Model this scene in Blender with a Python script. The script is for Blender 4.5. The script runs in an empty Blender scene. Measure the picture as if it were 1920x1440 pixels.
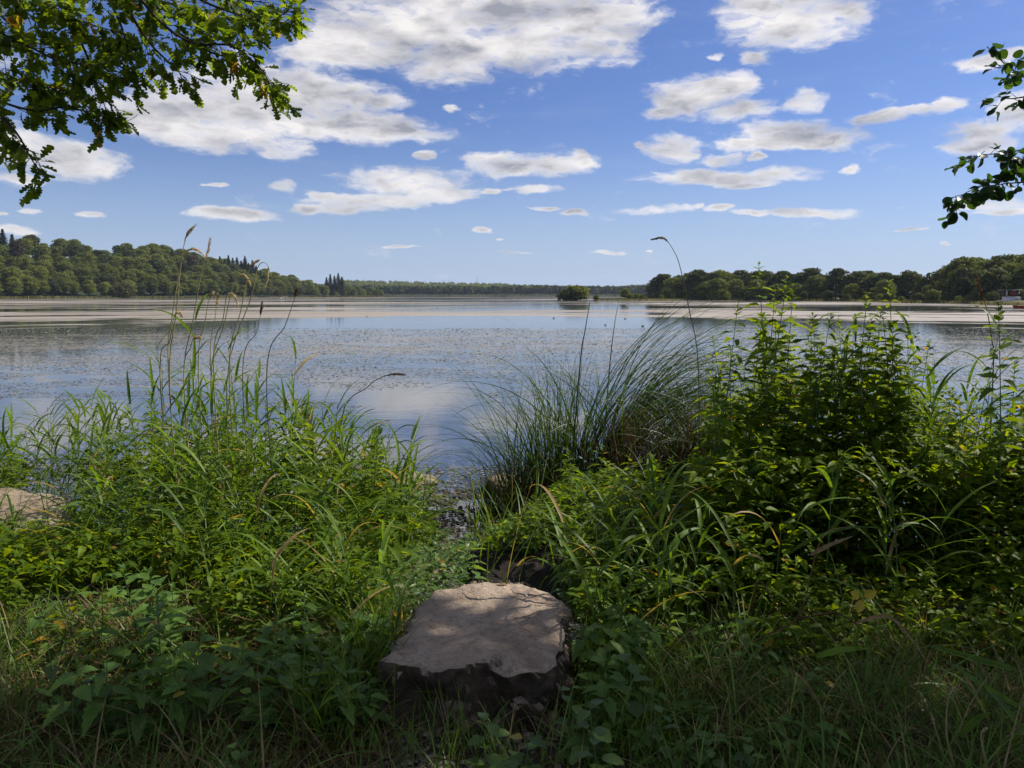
import bpy, math, random
import numpy as np
from mathutils import Vector, Matrix, noise

rng = np.random.default_rng(11)
RD = random.Random(5)
rad = math.radians
SC = bpy.context.scene
COL = SC.collection

# ------------------------------------------------------------------ camera
CAM_H = 1.6
PITCH = rad(6.61)
cam_d = bpy.data.cameras.new('camera')
cam_d.lens = 27.0
cam_d.sensor_width = 36.0
cam_d.clip_start = 0.05
cam_d.clip_end = 30000
cam = bpy.data.objects.new('camera', cam_d)
cam.location = (0, 0, CAM_H)
cam.rotation_euler = (math.pi / 2 - PITCH, 0, 0)
COL.objects.link(cam)
SC.camera = cam

# ------------------------------------------------------------------ sun and exposure
SUN_AZ, SUN_EL = rad(64), rad(43)          # azimuth clockwise from +Y
SV = Vector((math.sin(SUN_AZ) * math.cos(SUN_EL), math.cos(SUN_AZ) * math.cos(SUN_EL), math.sin(SUN_EL)))
sun_d = bpy.data.lights.new('sun', 'SUN')
sun_d.energy = 5.0
sun_d.angle = rad(0.53)
sun_d.color = (1.0, 0.93, 0.82)
sun = bpy.data.objects.new('sun', sun_d)
sun.rotation_euler = SV.to_track_quat('Z', 'Y').to_euler()
sun.location = (20, 10, 30)
COL.objects.link(sun)
SC.view_settings.view_transform = 'Standard'
SC.view_settings.look = 'None'
SC.view_settings.exposure = 0.38
SC.view_settings.gamma = 1.0
SC.view_settings.use_curve_mapping = False
SC.cycles.max_bounces = 7
SC.cycles.diffuse_bounces = 3
SC.cycles.glossy_bounces = 3
SC.cycles.transmission_bounces = 4
SC.cycles.transparent_max_bounces = 6
SC.cycles.volume_bounces = 0
SC.cycles.caustics_reflective = False
SC.cycles.caustics_refractive = False
SC.cycles.sample_clamp_indirect = 4.0

def pxray(px, py):
    """direction of a pixel of the 1920x1440 photograph"""
    u, v = (px - 960) / 1440.0, (720 - py) / 1440.0
    c, s = math.cos(PITCH), math.sin(PITCH)
    return Vector((u, c + v * s, -s + v * c))

def at(px, py, dist):
    """point seen at a pixel whose distance ahead (Y) is dist"""
    d = pxray(px, py)
    return Vector((0, 0, CAM_H)) + d * (dist / d.y)

# ------------------------------------------------------------------ world: Nishita sky with cumulus
world = bpy.data.worlds.new('World')
SC.world = world
world.use_nodes = True
wn, wl = world.node_tree.nodes, world.node_tree.links
wn.clear()

class NG:
    """tiny helper for wiring nodes"""
    def __init__(s, tree): s.t = tree
    def n(s, kind, **kw):
        x = s.t.nodes.new(kind)
        for k, v in kw.items(): setattr(x, k, v)
        return x
    def set(s, sock, v):
        if hasattr(v, 'is_output'): s.t.links.new(v, sock)
        elif v is not None: sock.default_value = v
    def m(s, op, a, b=None, c=None, clamp=False):
        x = s.n('ShaderNodeMath', operation=op, use_clamp=clamp)
        s.set(x.inputs[0], a)
        if b is not None: s.set(x.inputs[1], b)
        if c is not None: s.set(x.inputs[2], c)
        return x.outputs[0]
    def v(s, op, a, b=None, c=None):
        x = s.n('ShaderNodeVectorMath', operation=op)
        s.set(x.inputs[0], a)
        if b is not None: s.set(x.inputs[1], b)
        if c is not None: s.set(x.inputs[2], c)
        return x.outputs['Value'] if op in ('DOT_PRODUCT', 'LENGTH') else x.outputs[0]
    def ramp(s, v, a, b, lo=0.0, hi=1.0, smooth=True):
        x = s.n('ShaderNodeMapRange', interpolation_type='SMOOTHSTEP' if smooth else 'LINEAR')
        s.set(x.inputs[0], v); s.set(x.inputs[1], a); s.set(x.inputs[2], b)
        s.set(x.inputs[3], lo); s.set(x.inputs[4], hi)
        return x.outputs[0]
    def noise(s, vec, scale, detail=4, rough=0.55, dist=0.0, col=False, lac=2.0):
        x = s.n('ShaderNodeTexNoise')
        s.set(x.inputs['Vector'], vec)
        x.inputs['Scale'].default_value = scale
        x.inputs['Detail'].default_value = detail
        x.inputs['Roughness'].default_value = rough
        x.inputs['Distortion'].default_value = dist
        x.inputs['Lacunarity'].default_value = lac
        return x.outputs['Color' if col else 'Fac']
    def mix(s, f, a, b, blend='MIX'):
        x = s.n('ShaderNodeMix', data_type='RGBA', blend_type=blend)
        s.set(x.inputs['Factor'], f); s.set(x.inputs['A'], a); s.set(x.inputs['B'], b)
        return x.outputs['Result']
    def xyz(s, x_, y_, z_):
        x = s.n('ShaderNodeCombineXYZ')
        s.set(x.inputs[0], x_); s.set(x.inputs[1], y_); s.set(x.inputs[2], z_)
        return x.outputs[0]
    def sep(s, v):
        x = s.n('ShaderNodeSeparateXYZ'); s.set(x.inputs[0], v)
        return x.outputs

W = NG(world.node_tree)
sky = W.n('ShaderNodeTexSky', sky_type='NISHITA', sun_disc=False)
sky.sun_elevation = SUN_EL
sky.sun_rotation = SUN_AZ
sky.altitude = 300
sky.air_density = 1.0
sky.dust_density = 0.6
sky.ozone_density = 1.6
gen = W.n('ShaderNodeTexCoord').outputs['Generated']
gx, gy, gz = W.sep(gen)
az = W.m('ARCTAN2', gx, gy)
el = W.m('ARCSINE', gz)
p2 = W.xyz(az, el, 0.0)
CLOUDS = [
 (900,0,285,92),(1085,30,130,85),(1150,40,62,72),(790,50,180,62),(850,105,105,52),(690,80,150,42),(610,78,72,36),(620,105,95,34),(960,95,150,44),
 (760,-60,260,70),(1000,-80,260,80),
 (480,188,205,62),(330,215,150,44),(560,165,150,36),(620,232,175,32),(430,250,150,30),(520,272,62,24),(735,248,100,15),(240,225,50,18),(690,188,85,15),
 (115,292,108,36),(30,280,70,45),(28,335,50,15),
 (60,398,17,6),(170,401,30,7),(28,434,45,8),(8,404,15,4),(440,401,78,11),(405,397,35,9),(410,345,20,5),
 (800,288,18,9),(850,204,18,8),(760,338,118,26),(830,358,65,20),(690,374,115,15),(640,388,70,10),(532,351,30,10),(580,388,34,10),(600,364,30,8),
 (915,354,17,7),(1000,352,40,9),(948,350,18,4),(990,312,108,18),(1085,306,44,18),(925,300,55,14),(1040,318,70,13),
 (900,430,21,5),(935,446,9,2),(1075,397,30,6),(1020,389,30,3),(750,465,24,3),(1125,477,38,4),(965,475,38,2),
 (1490,50,120,46),(1400,40,52,16),(1585,42,38,20),(1430,10,72,30),(1540,-20,90,40),
 (1422,110,36,14),(1350,106,11,7),(1305,178,80,40),(1400,208,78,18),(1245,208,42,14),(1512,188,36,21),(1365,160,40,24),
 (1480,262,118,22),(1470,240,72,20),(1545,264,45,20),(1400,268,90,12),(1262,275,44,24),(1340,295,50,13),(1210,271,12,6),(1420,298,20,8),
 (1370,334,150,12),(1290,330,66,13),(1470,323,58,11),(1395,345,56,7),(1594,320,18,9),
 (1230,391,62,9),(1340,394,30,7),(1300,389,12,5),(1420,402,40,5),(1520,397,78,9),
 (1650,218,66,13),(1720,208,75,11),(1785,192,34,13),(1860,112,46,13),(1850,242,95,22),(1830,275,90,15),(1925,215,60,38),
 (1715,430,30,3),(1772,455,9,3),(1870,378,70,12),(1890,393,50,7),(1215,468,6,2),
 (2080,120,120,50),(2150,300,160,30),(2350,200,150,50),(2050,420,80,10),(-150,120,150,60),(-300,250,180,40),(-150,380,90,12),
 (1300,-160,160,50),(1750,-120,140,45),(300,-150,200,60),(2000,-80,120,50)]
dmin = None
def azel(px, py):
    d = pxray(px, py)
    return math.atan2(d.x, d.y), math.asin(d.z / d.length)
warp = W.noise(W.v('MULTIPLY', p2, (1, 2.0, 1)), 11, 5, 0.6, col=True)
warp = W.v('MULTIPLY_ADD', W.v('SUBTRACT', warp, (0.5, 0.5, 0.5)), (0.085, 0.026, 0), p2)
for cx, cy, rx, ry in CLOUDS:
    a0, e0 = azel(cx, cy)
    a1, _ = azel(cx + rx, cy)
    _, e1 = azel(cx, cy - ry)
    ra, re = max(1e-4, a1 - a0), max(1e-4, e1 - e0)
    q = W.v('MULTIPLY_ADD', warp, (1 / ra, 1 / re, 0), (-a0 / ra, -e0 / re, 0))
    d2 = W.v('DOT_PRODUCT', q, q)
    dmin = d2 if dmin is None else W.m('SMOOTH_MIN', dmin, d2, 0.45)
body = W.m('SUBTRACT', 1.0, dmin)
# the rest of the sky, outside the picture, has like cumulus, made denser for whiter ambient light
pl = W.v('MULTIPLY', W.xyz(gx, gy, 0.0), W.xyz(*([W.m('DIVIDE', 1.0, W.m('ADD', W.m('MAXIMUM', gz, 0.0), 0.12))] * 3)))
wild = W.ramp(W.noise(pl, 1.7, 3, 0.5), 0.45, 0.62, -1.0, 1.4)
away = W.m('MAXIMUM', W.ramp(W.m('ABSOLUTE', az), rad(44), rad(56)), W.ramp(el, rad(27), rad(36)))
field = W.m('MAXIMUM', body, W.m('SUBTRACT', W.m('MULTIPLY', W.m('ADD', wild, 1.0), away), 1.0))
np_ = W.v('MULTIPLY', warp, (1, 2.4, 1))
f1 = W.noise(np_, 13, 9, 0.62)
s1 = W.noise(np_, 11, 3, 0.45)
s2 = W.noise(W.v('ADD', np_, (0.008, 0.032, 0)), 11, 3, 0.45)
q3 = W.v('MULTIPLY', p2, (1, 3.6, 1))
f3 = W.noise(q3, 6, 4, 0.5)
f4 = W.noise(W.v('ADD', q3, (0.0, 0.07, 0)), 6, 4, 0.5)
f5 = W.noise(np_, 55, 4, 0.6)
dens = W.m('ADD', W.m('MAXIMUM', field, -3.0), W.m('ADD', W.m('MULTIPLY', W.m('SUBTRACT', f1, 0.45), 4.2), W.m('MULTIPLY', W.m('SUBTRACT', f5, 0.5), 1.7)))
alpha = W.ramp(dens, -0.50, 1.25)
wisp = W.m('MULTIPLY', W.ramp(W.noise(W.v('MULTIPLY', p2, (1, 7, 1)), 5, 6, 0.6), 0.5, 0.85), 0.12)
relief = W.m('MULTIPLY', W.m('SUBTRACT', s1, s2), 2.0)
relief2 = W.m('MULTIPLY', W.m('SUBTRACT', f3, f4), 2.6)
thick = W.ramp(W.m('ADD', dens, W.m('MULTIPLY', f3, 1.0)), 0.8, 2.3)
lit = W.m('ADD', W.m('ADD', W.m('SUBTRACT', 1.02, W.m('MULTIPLY', thick, 0.64)), relief), relief2)
lit = W.ramp(lit, 0.0, 1.15, 0.0, 1.0, False)
ccol = W.mix(lit, (3.4, 3.5, 4.0, 1), (9.6, 9.2, 9.0, 1))
skyc = W.mix(1.0, sky.outputs[0], (0.53, 0.66, 1.02, 1), 'MULTIPLY')
skyc = W.mix(wisp, skyc, (6.5, 7.0, 7.8, 1))
hz = W.ramp(el, rad(-5), rad(13), 0.95, 0.0)
skyc = W.mix(hz, skyc, (5.1, 6.3, 8.2, 1))
skyc = W.mix(W.m('MULTIPLY', alpha, 0.97), skyc, ccol)
bg = W.n('ShaderNodeBackground')
bg.inputs['Strength'].default_value = 0.079
wl.new(skyc, bg.inputs['Color'])
wo = W.n('ShaderNodeOutputWorld')
wl.new(bg.outputs[0], wo.inputs['Surface'])
world.cycles.sampling_method = 'MANUAL'
world.cycles.sample_map_resolution = 512

# ------------------------------------------------------------------ materials
def newmat(name):
    m = bpy.data.materials.new(name)
    m.use_nodes = True
    m.node_tree.nodes.clear()
    return m, NG(m.node_tree)

def finish(m, g, shader, disp=None):
    o = g.n('ShaderNodeOutputMaterial')
    g.t.links.new(shader, o.inputs['Surface'])
    return m

def leafmat(name, cols, trans, tf=0.4, rough=0.45, spec=0.35, scale=25.0, dead=None, deadp=0.0, whole=False):
    """cols: three base colours picked by the random tint of each leaf"""
    m, g = newmat(name)
    tint = g.n('ShaderNodeAttribute', attribute_name='tint').outputs['Fac']
    r = g.m('FRACT', g.m('ADD', tint, g.n('ShaderNodeObjectInfo').outputs['Random']))
    if whole: r = g.m('ADD', g.m('MULTIPLY', tint, 0.4), g.m('MULTIPLY', g.n('ShaderNodeObjectInfo').outputs['Random'], 0.65))
    cr = g.n('ShaderNodeValToRGB')
    e = cr.color_ramp.elements
    e[0].position, e[0].color = 0.0, (*cols[0], 1)
    e[1].position, e[1].color = 1.0 if not dead else 1 - deadp - 0.01, (*cols[2], 1)
    x = cr.color_ramp.elements.new(0.5); x.color = (*cols[1], 1)
    if dead:
        x = cr.color_ramp.elements.new(1 - deadp); x.color = (*dead, 1)
    g.set(cr.inputs[0], r)
    tc = g.n('ShaderNodeTexCoord').outputs['Object']
    nz = g.ramp(g.noise(tc, scale, 3, 0.6), 0.3, 0.7, 0.72, 1.2)
    c = g.mix(1.0, cr.outputs[0], g.xyz(nz, nz, nz), 'MULTIPLY')
    tcol = g.mix(1.0, c, (*trans, 1), 'MULTIPLY')
    p = g.n('ShaderNodeBsdfPrincipled')
    g.set(p.inputs['Base Color'], c)
    p.inputs['Roughness'].default_value = rough
    p.inputs['Specular IOR Level'].default_value = spec
    t = g.n('ShaderNodeBsdfTranslucent')
    g.set(t.inputs['Color'], tcol)
    mx = g.n('ShaderNodeMixShader'); mx.inputs[0].default_value = tf
    g.t.links.new(p.outputs[0], mx.inputs[1]); g.t.links.new(t.outputs[0], mx.inputs[2])
    return finish(m, g, mx.outputs[0])

def plain(name, c1, c2, scale=8, rough=0.8, bump=0.3, bscale=None, spec=0.3, coords='Object', detail=6):
    m, g = newmat(name)
    tc = g.n('ShaderNodeTexCoord').outputs[coords]
    c = g.mix(g.ramp(g.noise(tc, scale, detail, 0.6), 0.35, 0.65), (*c1, 1), (*c2, 1))
    p = g.n('ShaderNodeBsdfPrincipled')
    g.set(p.inputs['Base Color'], c)
    p.inputs['Roughness'].default_value = rough
    p.inputs['Specular IOR Level'].default_value = spec
    if bump:
        b = g.n('ShaderNodeBump'); b.inputs['Strength'].default_value = bump
        b.inputs['Distance'].default_value = 0.02
        g.set(b.inputs['Height'], g.noise(tc, bscale or scale * 5, 6, 0.65))
        g.set(p.inputs['Normal'], b.outputs[0])
    return finish(m, g, p.outputs[0])

M = {}
M['nettle'] = leafmat('nettle_leaf', [(0.052, 0.098, 0.008), (0.088, 0.155, 0.010), (0.15, 0.225, 0.014)], (2.6, 2.05, 0.45), 0.52, 0.5, 0.14, dead=(0.30, 0.20, 0.03), deadp=0.012)
M['herb'] = leafmat('herb_leaf', [(0.05, 0.10, 0.022), (0.08, 0.15, 0.028), (0.12, 0.20, 0.035)], (1.8, 1.6, 0.7), 0.35, dead=(0.32, 0.24, 0.04), deadp=0.03)
M['fresh'] = leafmat('fresh_nettle_leaf', [(0.08, 0.15, 0.034), (0.11, 0.20, 0.04), (0.15, 0.26, 0.05)], (1.9, 1.7, 0.7), 0.42, 0.5, 0.25)
M['reed'] = leafmat('reed_leaf', [(0.058, 0.112, 0.014), (0.098, 0.175, 0.018), (0.155, 0.25, 0.024)], (1.8, 1.7, 0.6), 0.42, 0.5, 0.22, dead=(0.34, 0.24, 0.10), deadp=0.05)
M['sedge'] = leafmat('sedge_blade', [(0.032, 0.066, 0.010), (0.055, 0.105, 0.013), (0.09, 0.16, 0.018)], (1.6, 1.5, 0.6), 0.25, 0.45, 0.25)
M['straw'] = leafmat('dry_straw', [(0.075, 0.042, 0.020), (0.14, 0.085, 0.042), (0.26, 0.18, 0.095)], (1.2, 1.0, 0.7), 0.2, 0.8, 0.15)
M['grass'] = leafmat('turf_grass', [(0.07, 0.125, 0.018), (0.105, 0.185, 0.027), (0.155, 0.25, 0.038)], (1.5, 1.5, 0.7), 0.3, 0.5, 0.3, dead=(0.26, 0.19, 0.09), deadp=0.12)
M['plume'] = leafmat('reed_plume', [(0.50, 0.38, 0.22), (0.62, 0.50, 0.31), (0.72, 0.61, 0.42)], (1.1, 1.05, 0.9), 0.5, 0.8, 0.1)
M['oak'] = leafmat('oak_leaf', [(0.038, 0.068, 0.010), (0.058, 0.10, 0.012), (0.095, 0.14, 0.015)], (3.6, 3.0, 0.8), 0.62, 0.45, 0.2, dead=(0.16, 0.10, 0.02), deadp=0.008)
M['alder'] = leafmat('alder_leaf', [(0.018, 0.045, 0.012), (0.03, 0.07, 0.016), (0.05, 0.10, 0.02)], (2.4, 2.2, 0.7), 0.42, 0.4, 0.3)
M['bark'] = plain('bark', (0.035, 0.027, 0.02), (0.09, 0.07, 0.05), 6, 0.9, 0.8, 25)
M['twig'] = plain('twig', (0.03, 0.022, 0.016), (0.07, 0.05, 0.035), 20, 0.85, 0.2)
M['stem'] = plain('green_stem', (0.06, 0.12, 0.03), (0.12, 0.18, 0.05), 12, 0.6, 0)
M['rstem'] = plain('reed_stem', (0.20, 0.20, 0.08), (0.34, 0.27, 0.13), 9, 0.55, 0)
M['dstem'] = plain('dark_stem', (0.10, 0.07, 0.04), (0.16, 0.13, 0.06), 9, 0.55, 0)

def treemat(name, cols, tf=0.25):
    return leafmat(name, cols, (1.4, 1.4, 0.7), tf, 0.7, 0.12, 0.35, whole=True)
M['wood_a'] = treemat('broadleaf_green', [(0.10, 0.125, 0.028), (0.145, 0.17, 0.034), (0.21, 0.225, 0.045)])
M['wood_b'] = treemat('broadleaf_dark', [(0.045, 0.065, 0.022), (0.070, 0.088, 0.028), (0.115, 0.125, 0.038)])
M['wood_c'] = treemat('broadleaf_yellow', [(0.13, 0.15, 0.032), (0.165, 0.19, 0.04), (0.21, 0.23, 0.05)])
M['conifer'] = treemat('conifer_needles', [(0.035, 0.055, 0.020), (0.05, 0.075, 0.026), (0.07, 0.095, 0.032)], 0.1)
M['olive'] = treemat('willow_olive', [(0.085, 0.085, 0.035), (0.11, 0.11, 0.045), (0.14, 0.135, 0.055)])
M['rust'] = treemat('rusty_crown', [(0.075, 0.06, 0.035), (0.09, 0.07, 0.045), (0.11, 0.085, 0.05)])
M['fringe'] = leafmat('shore_reed', [(0.14, 0.15, 0.04), (0.21, 0.19, 0.07), (0.30, 0.25, 0.11)], (1.2, 1.1, 0.7), 0.2, 0.8, 0.1)

# stone
def stonemat(name, c1, c2, c3, moss_shade=0.0):
    m, g = newmat(name)
    tc = g.n('ShaderNodeTexCoord').outputs['Object']
    n1 = g.noise(tc, 3.2, 8, 0.62, 0.4)
    n2 = g.noise(g.v('ADD', tc, (4, 2, 9)), 9, 9, 0.7)
    n3 = g.noise(g.v('MULTIPLY', tc, (1, 1.6, 3)), 60, 6, 0.7)
    c = g.mix(g.ramp(n1, 0.36, 0.64), (*c1, 1), (*c2, 1))
    c = g.mix(g.ramp(n2, 0.50, 0.66), c, (*c3, 1))
    c = g.mix(g.ramp(g.noise(g.v('ADD', tc, (1, 8, 2)), 2.1, 6, 0.65, 0.8), 0.50, 0.62, 0, 0.55), c, (c3[0] * 0.75, c3[1] * 0.72, c3[2] * 0.68, 1))
    c = g.mix(g.ramp(n3, 0.54, 0.66, 0, 0.55), c, (0.10, 0.07, 0.05, 1))
    c = g.mix(g.ramp(g.noise(g.v('ADD', tc, (7, 1, 3)), 26, 7, 0.75), 0.52, 0.62, 0, 0.45), c, (c3[0] * 0.55, c3[1] * 0.55, c3[2] * 0.55, 1))
    vo = g.n('ShaderNodeTexVoronoi'); g.set(vo.inputs['Vector'], tc); vo.inputs['Scale'].default_value = 38
    pit = g.ramp(vo.outputs['Distance'], 0.06, 0.17, 0.72, 1.0)
    c = g.mix(1.0, c, g.xyz(pit, pit, pit), 'MULTIPLY')
    if moss_shade:
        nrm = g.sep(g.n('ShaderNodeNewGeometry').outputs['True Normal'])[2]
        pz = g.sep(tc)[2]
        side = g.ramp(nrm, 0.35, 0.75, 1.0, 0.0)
        c = g.mix(g.m('MULTIPLY', side, g.ramp(g.noise(tc, 7, 6, 0.7), 0.34, 0.62, 0.72, 1.0)), c, (0.045, 0.030, 0.017, 1))  # steep sides painted dark brown for shade, beneath the real moss
        c = g.mix(g.m('MULTIPLY', side, g.ramp(g.noise(tc, 14, 6, 0.7), 0.55, 0.66, 0.0, moss_shade)), c, (0.035, 0.040, 0.010, 1))
    p = g.n('ShaderNodeBsdfPrincipled')
    g.set(p.inputs['Base Color'], c)
    p.inputs['Roughness'].default_value = 0.8
    p.inputs['Specular IOR Level'].default_value = 0.25
    b = g.n('ShaderNodeBump'); b.inputs['Strength'].default_value = 1.0; b.inputs['Distance'].default_value = 0.035
    hgt = g.m('ADD', g.m('MULTIPLY', n2, 0.8), g.m('ADD', g.m('MULTIPLY', n3, 0.35), g.m('MULTIPLY', pit, 0.5)))
    g.set(b.inputs['Height'], hgt)
    g.set(p.inputs['Normal'], b.outputs[0])
    return finish(m, g, p.outputs[0])
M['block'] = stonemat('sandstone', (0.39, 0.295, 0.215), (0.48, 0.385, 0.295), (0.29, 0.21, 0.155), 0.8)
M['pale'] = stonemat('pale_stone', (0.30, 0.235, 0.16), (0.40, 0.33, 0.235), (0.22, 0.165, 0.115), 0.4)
M['shaderock'] = stonemat('shade_dark_rock', (0.014, 0.010, 0.007), (0.024, 0.017, 0.012), (0.009, 0.008, 0.006), 1.0)  # near-black base colour stands in for deep shade on these boulders

# soil
m, g = newmat('soil')
tc = g.n('ShaderNodeTexCoord').outputs['Object']
c = g.mix(g.ramp(g.noise(tc, 1.2, 8, 0.65), 0.35, 0.65), (0.022, 0.015, 0.010, 1), (0.055, 0.038, 0.025, 1))
c = g.mix(g.ramp(g.noise(tc, 40, 5, 0.7), 0.55, 0.7), c, (0.14, 0.11, 0.08, 1))
c = g.mix(g.ramp(g.m('ADD', g.sep(tc)[2], g.m('MULTIPLY', g.noise(tc, 2, 4), 0.2)), -0.20, -0.05, 0.65, 0.0), c, (0.22, 0.165, 0.12, 1))
far = g.ramp(g.v('LENGTH', tc), 9, 30)
c = g.mix(far, c, (0.055, 0.085, 0.025, 1))
p = g.n('ShaderNodeBsdfPrincipled'); g.set(p.inputs['Base Color'], c); p.inputs['Roughness'].default_value = 0.9
b = g.n('ShaderNodeBump'); b.inputs['Strength'].default_value = 1.0; b.inputs['Distance'].default_value = 0.02
g.set(b.inputs['Height'], g.noise(tc, 30, 8, 0.7)); g.set(p.inputs['Normal'], b.outputs[0])
M['soil'] = finish(m, g, p.outputs[0])
M['meadow'] = plain('shore_meadow', (0.07, 0.085, 0.025), (0.15, 0.14, 0.05), 0.03, 0.9, 0)
M['hillmat'] = plain('wooded_ground', (0.02, 0.03, 0.012), (0.03, 0.045, 0.016), 0.05, 0.95, 0)

# water with floating pondweed
m, g = newmat('lake_water')
tc = g.n('ShaderNodeTexCoord').outputs['Object']
X, Y, Z = g.sep(tc)
dist = g.v('LENGTH', g.xyz(X, Y, 0.0))
lg = g.m('LOGARITHM', g.m('MAXIMUM', dist, 1.0), 10.0)
azi = g.m('ARCTAN2', X, Y)
bandn = g.noise(g.xyz(g.m('MULTIPLY', azi, 2.6), g.m('MULTIPLY', lg, 15.0), 0.0), 1.0, 6, 0.62, 0.5)
band2 = g.noise(g.xyz(g.m('MULTIPLY', azi, 4.5), g.m('MULTIPLY', lg, 62.0), 3.0), 1.0, 5, 0.6, 0.2)
n_big = g.noise(g.v('MULTIPLY', tc, (0.012, 0.05, 1)), 1.0, 5, 0.6, 0.3)
# share of cover by distance: far mats dense, a lane of open water, speckled weed nearer, clear near the bank
def prof(pts):
    cr = g.n('ShaderNodeValToRGB'); cr.color_ramp.interpolation = 'EASE'
    el_ = cr.color_ramp.elements
    while len(el_) > 2: el_.remove(el_[-1])
    xs = [(math.log10(d) / 3.5, v) for d, v in pts]
    el_[0].position, el_[0].color = xs[0][0], (xs[0][1],) * 3 + (1,)
    el_[1].position, el_[1].color = xs[-1][0], (xs[-1][1],) * 3 + (1,)
    for q, v in xs[1:-1]:
        e_ = el_.new(q); e_.color = (v, v, v, 1)
    g.set(cr.inputs[0], g.m('DIVIDE', lg, 3.5))
    return cr.outputs[0]
cov = prof([(1, 0.0), (38, 0.02), (52, 0.22), (66, 0.30), (78, 0.66), (105, 0.68), (122, 0.40), (150, 0.36), (185, 0.58), (300, 0.52), (500, 0.42), (3000, 0.5)])
cov = g.m('SUBTRACT', cov, g.ramp(g.m('ABSOLUTE', g.m('ADD', azi, 0.02)), 0.06, 0.34, 0.15, 0.0))
mat_ = g.ramp(g.m('ADD', cov, g.m('ADD', g.m('MULTIPLY', g.m('SUBTRACT', bandn, 0.5), 1.9), g.m('MULTIPLY', g.m('SUBTRACT', band2, 0.5), 1.1))), 0.44, 0.54)
spk_cov = prof([(1, 0.0), (11, 0.0), (15, 0.30), (20, 0.62), (30, 0.85), (42, 0.80), (52, 0.35), (66, 0.30), (90, 0.3), (3000, 0.3)])
spk_n = g.noise(g.v('MULTIPLY', tc, (3.2, 3.6, 1)), 1.0, 5, 0.8)
spk_p = g.noise(g.v('MULTIPLY', tc, (0.18, 0.45, 1)), 1.0, 5, 0.65)
speck = g.ramp(g.m('ADD', g.m('MULTIPLY', spk_cov, 0.34), g.m('ADD', spk_n, g.m('MULTIPLY', spk_p, 0.55))), 1.045, 1.085, 0, 0.68)
cover = g.m('MAXIMUM', mat_, speck)
fine = g.noise(g.v('MULTIPLY', tc, (5, 14, 1)), 1.0, 4, 0.7)
wc = g.mix(g.ramp(g.noise(g.v('MULTIPLY', tc, (0.02, 0.12, 1)), 1.0, 6, 0.6), 0.3, 0.7), (0.25, 0.21, 0.155, 1), (0.43, 0.375, 0.30, 1))
wc = g.mix(g.ramp(dist, 45, 75, 0.85, 0.0), wc, (0.25, 0.23, 0.185, 1))
wc = g.mix(g.ramp(fine, 0.35, 0.65, 0.35, 0.0), wc, (0.12, 0.09, 0.05, 1))
wat = g.n('ShaderNodeBsdfPrincipled')
wat.inputs['Base Color'].default_value = (0.05, 0.055, 0.055, 1)
wat.inputs['Roughness'].default_value = 0.05
wat.inputs['IOR'].default_value = 4.2
wb = g.n('ShaderNodeBump'); wb.inputs['Distance'].default_value = 0.012
wb.inputs['Strength'].default_value = 0.16
rip = g.m('ADD', g.noise(g.v('MULTIPLY', tc, (0.9, 3.0, 1)), 1.0, 4, 0.5), g.m('MULTIPLY', g.noise(g.v('MULTIPLY', tc, (5, 15, 1)), 1.0, 3, 0.5), 0.25))
g.set(wb.inputs['Height'], rip)
g.set(wat.inputs['Normal'], wb.outputs[0])
weed = g.n('ShaderNodeBsdfPrincipled')
g.set(weed.inputs['Base Color'], wc)
weed.inputs['Roughness'].default_value = 0.5
weed.inputs['Specular IOR Level'].default_value = 0.45
ub = g.n('ShaderNodeBump'); ub.inputs['Distance'].default_value = 0.01; ub.inputs['Strength'].default_value = 0.5
g.set(ub.inputs['Height'], fine); g.set(weed.inputs['Normal'], ub.outputs[0])
mx = g.n('ShaderNodeMixShader')
g.set(mx.inputs[0], cover); g.t.links.new(wat.outputs[0], mx.inputs[1]); g.t.links.new(weed.outputs[0], mx.inputs[2])
M['water'] = finish(m, g, mx.outputs[0])
M['litter'] = leafmat('shore_litter', [(0.045, 0.032, 0.018), (0.085, 0.06, 0.035), (0.17, 0.135, 0.085)], (1, 1, 0.7), 0.05, 0.7, 0.2)
M['padweed'] = leafmat('pondweed_leaf', [(0.09, 0.082, 0.04), (0.17, 0.155, 0.095), (0.34, 0.31, 0.23)], (1, 1, 0.7), 0.1, 0.3, 0.7)

# ------------------------------------------------------------------ mesh helpers
def mesh_np(name, V, F, mat, tint=None, smooth=False):
    """F: (n,3) or (n,4) array or list of both"""
    me = bpy.data.meshes.new(name)
    if not isinstance(F, list): F = [F]
    F = [np.asarray(f, dtype=np.int32) for f in F if len(f)]
    V = np.asarray(V, dtype=np.float32)
    me.vertices.add(len(V)); me.vertices.foreach_set('co', V.ravel())
    loops = np.concatenate([f.ravel() for f in F])
    sizes = np.concatenate([np.full(len(f), f.shape[1], dtype=np.int32) for f in F])
    starts = np.concatenate([[0], np.cumsum(sizes)[:-1]]).astype(np.int32)
    me.loops.add(len(loops)); me.loops.foreach_set('vertex_index', loops)
    me.polygons.add(len(sizes)); me.polygons.foreach_set('loop_start', starts)
    me.polygons.foreach_set('loop_total', sizes)
    if smooth: me.polygons.foreach_set('use_smooth', np.ones(len(sizes), dtype=bool))
    me.update(calc_edges=True)
    if tint is not None:
        a = me.attributes.new('tint', 'FLOAT', 'POINT')
        a.data.foreach_set('value', np.asarray(tint, dtype=np.float32))
    me.materials.append(mat)
    return me

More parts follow.
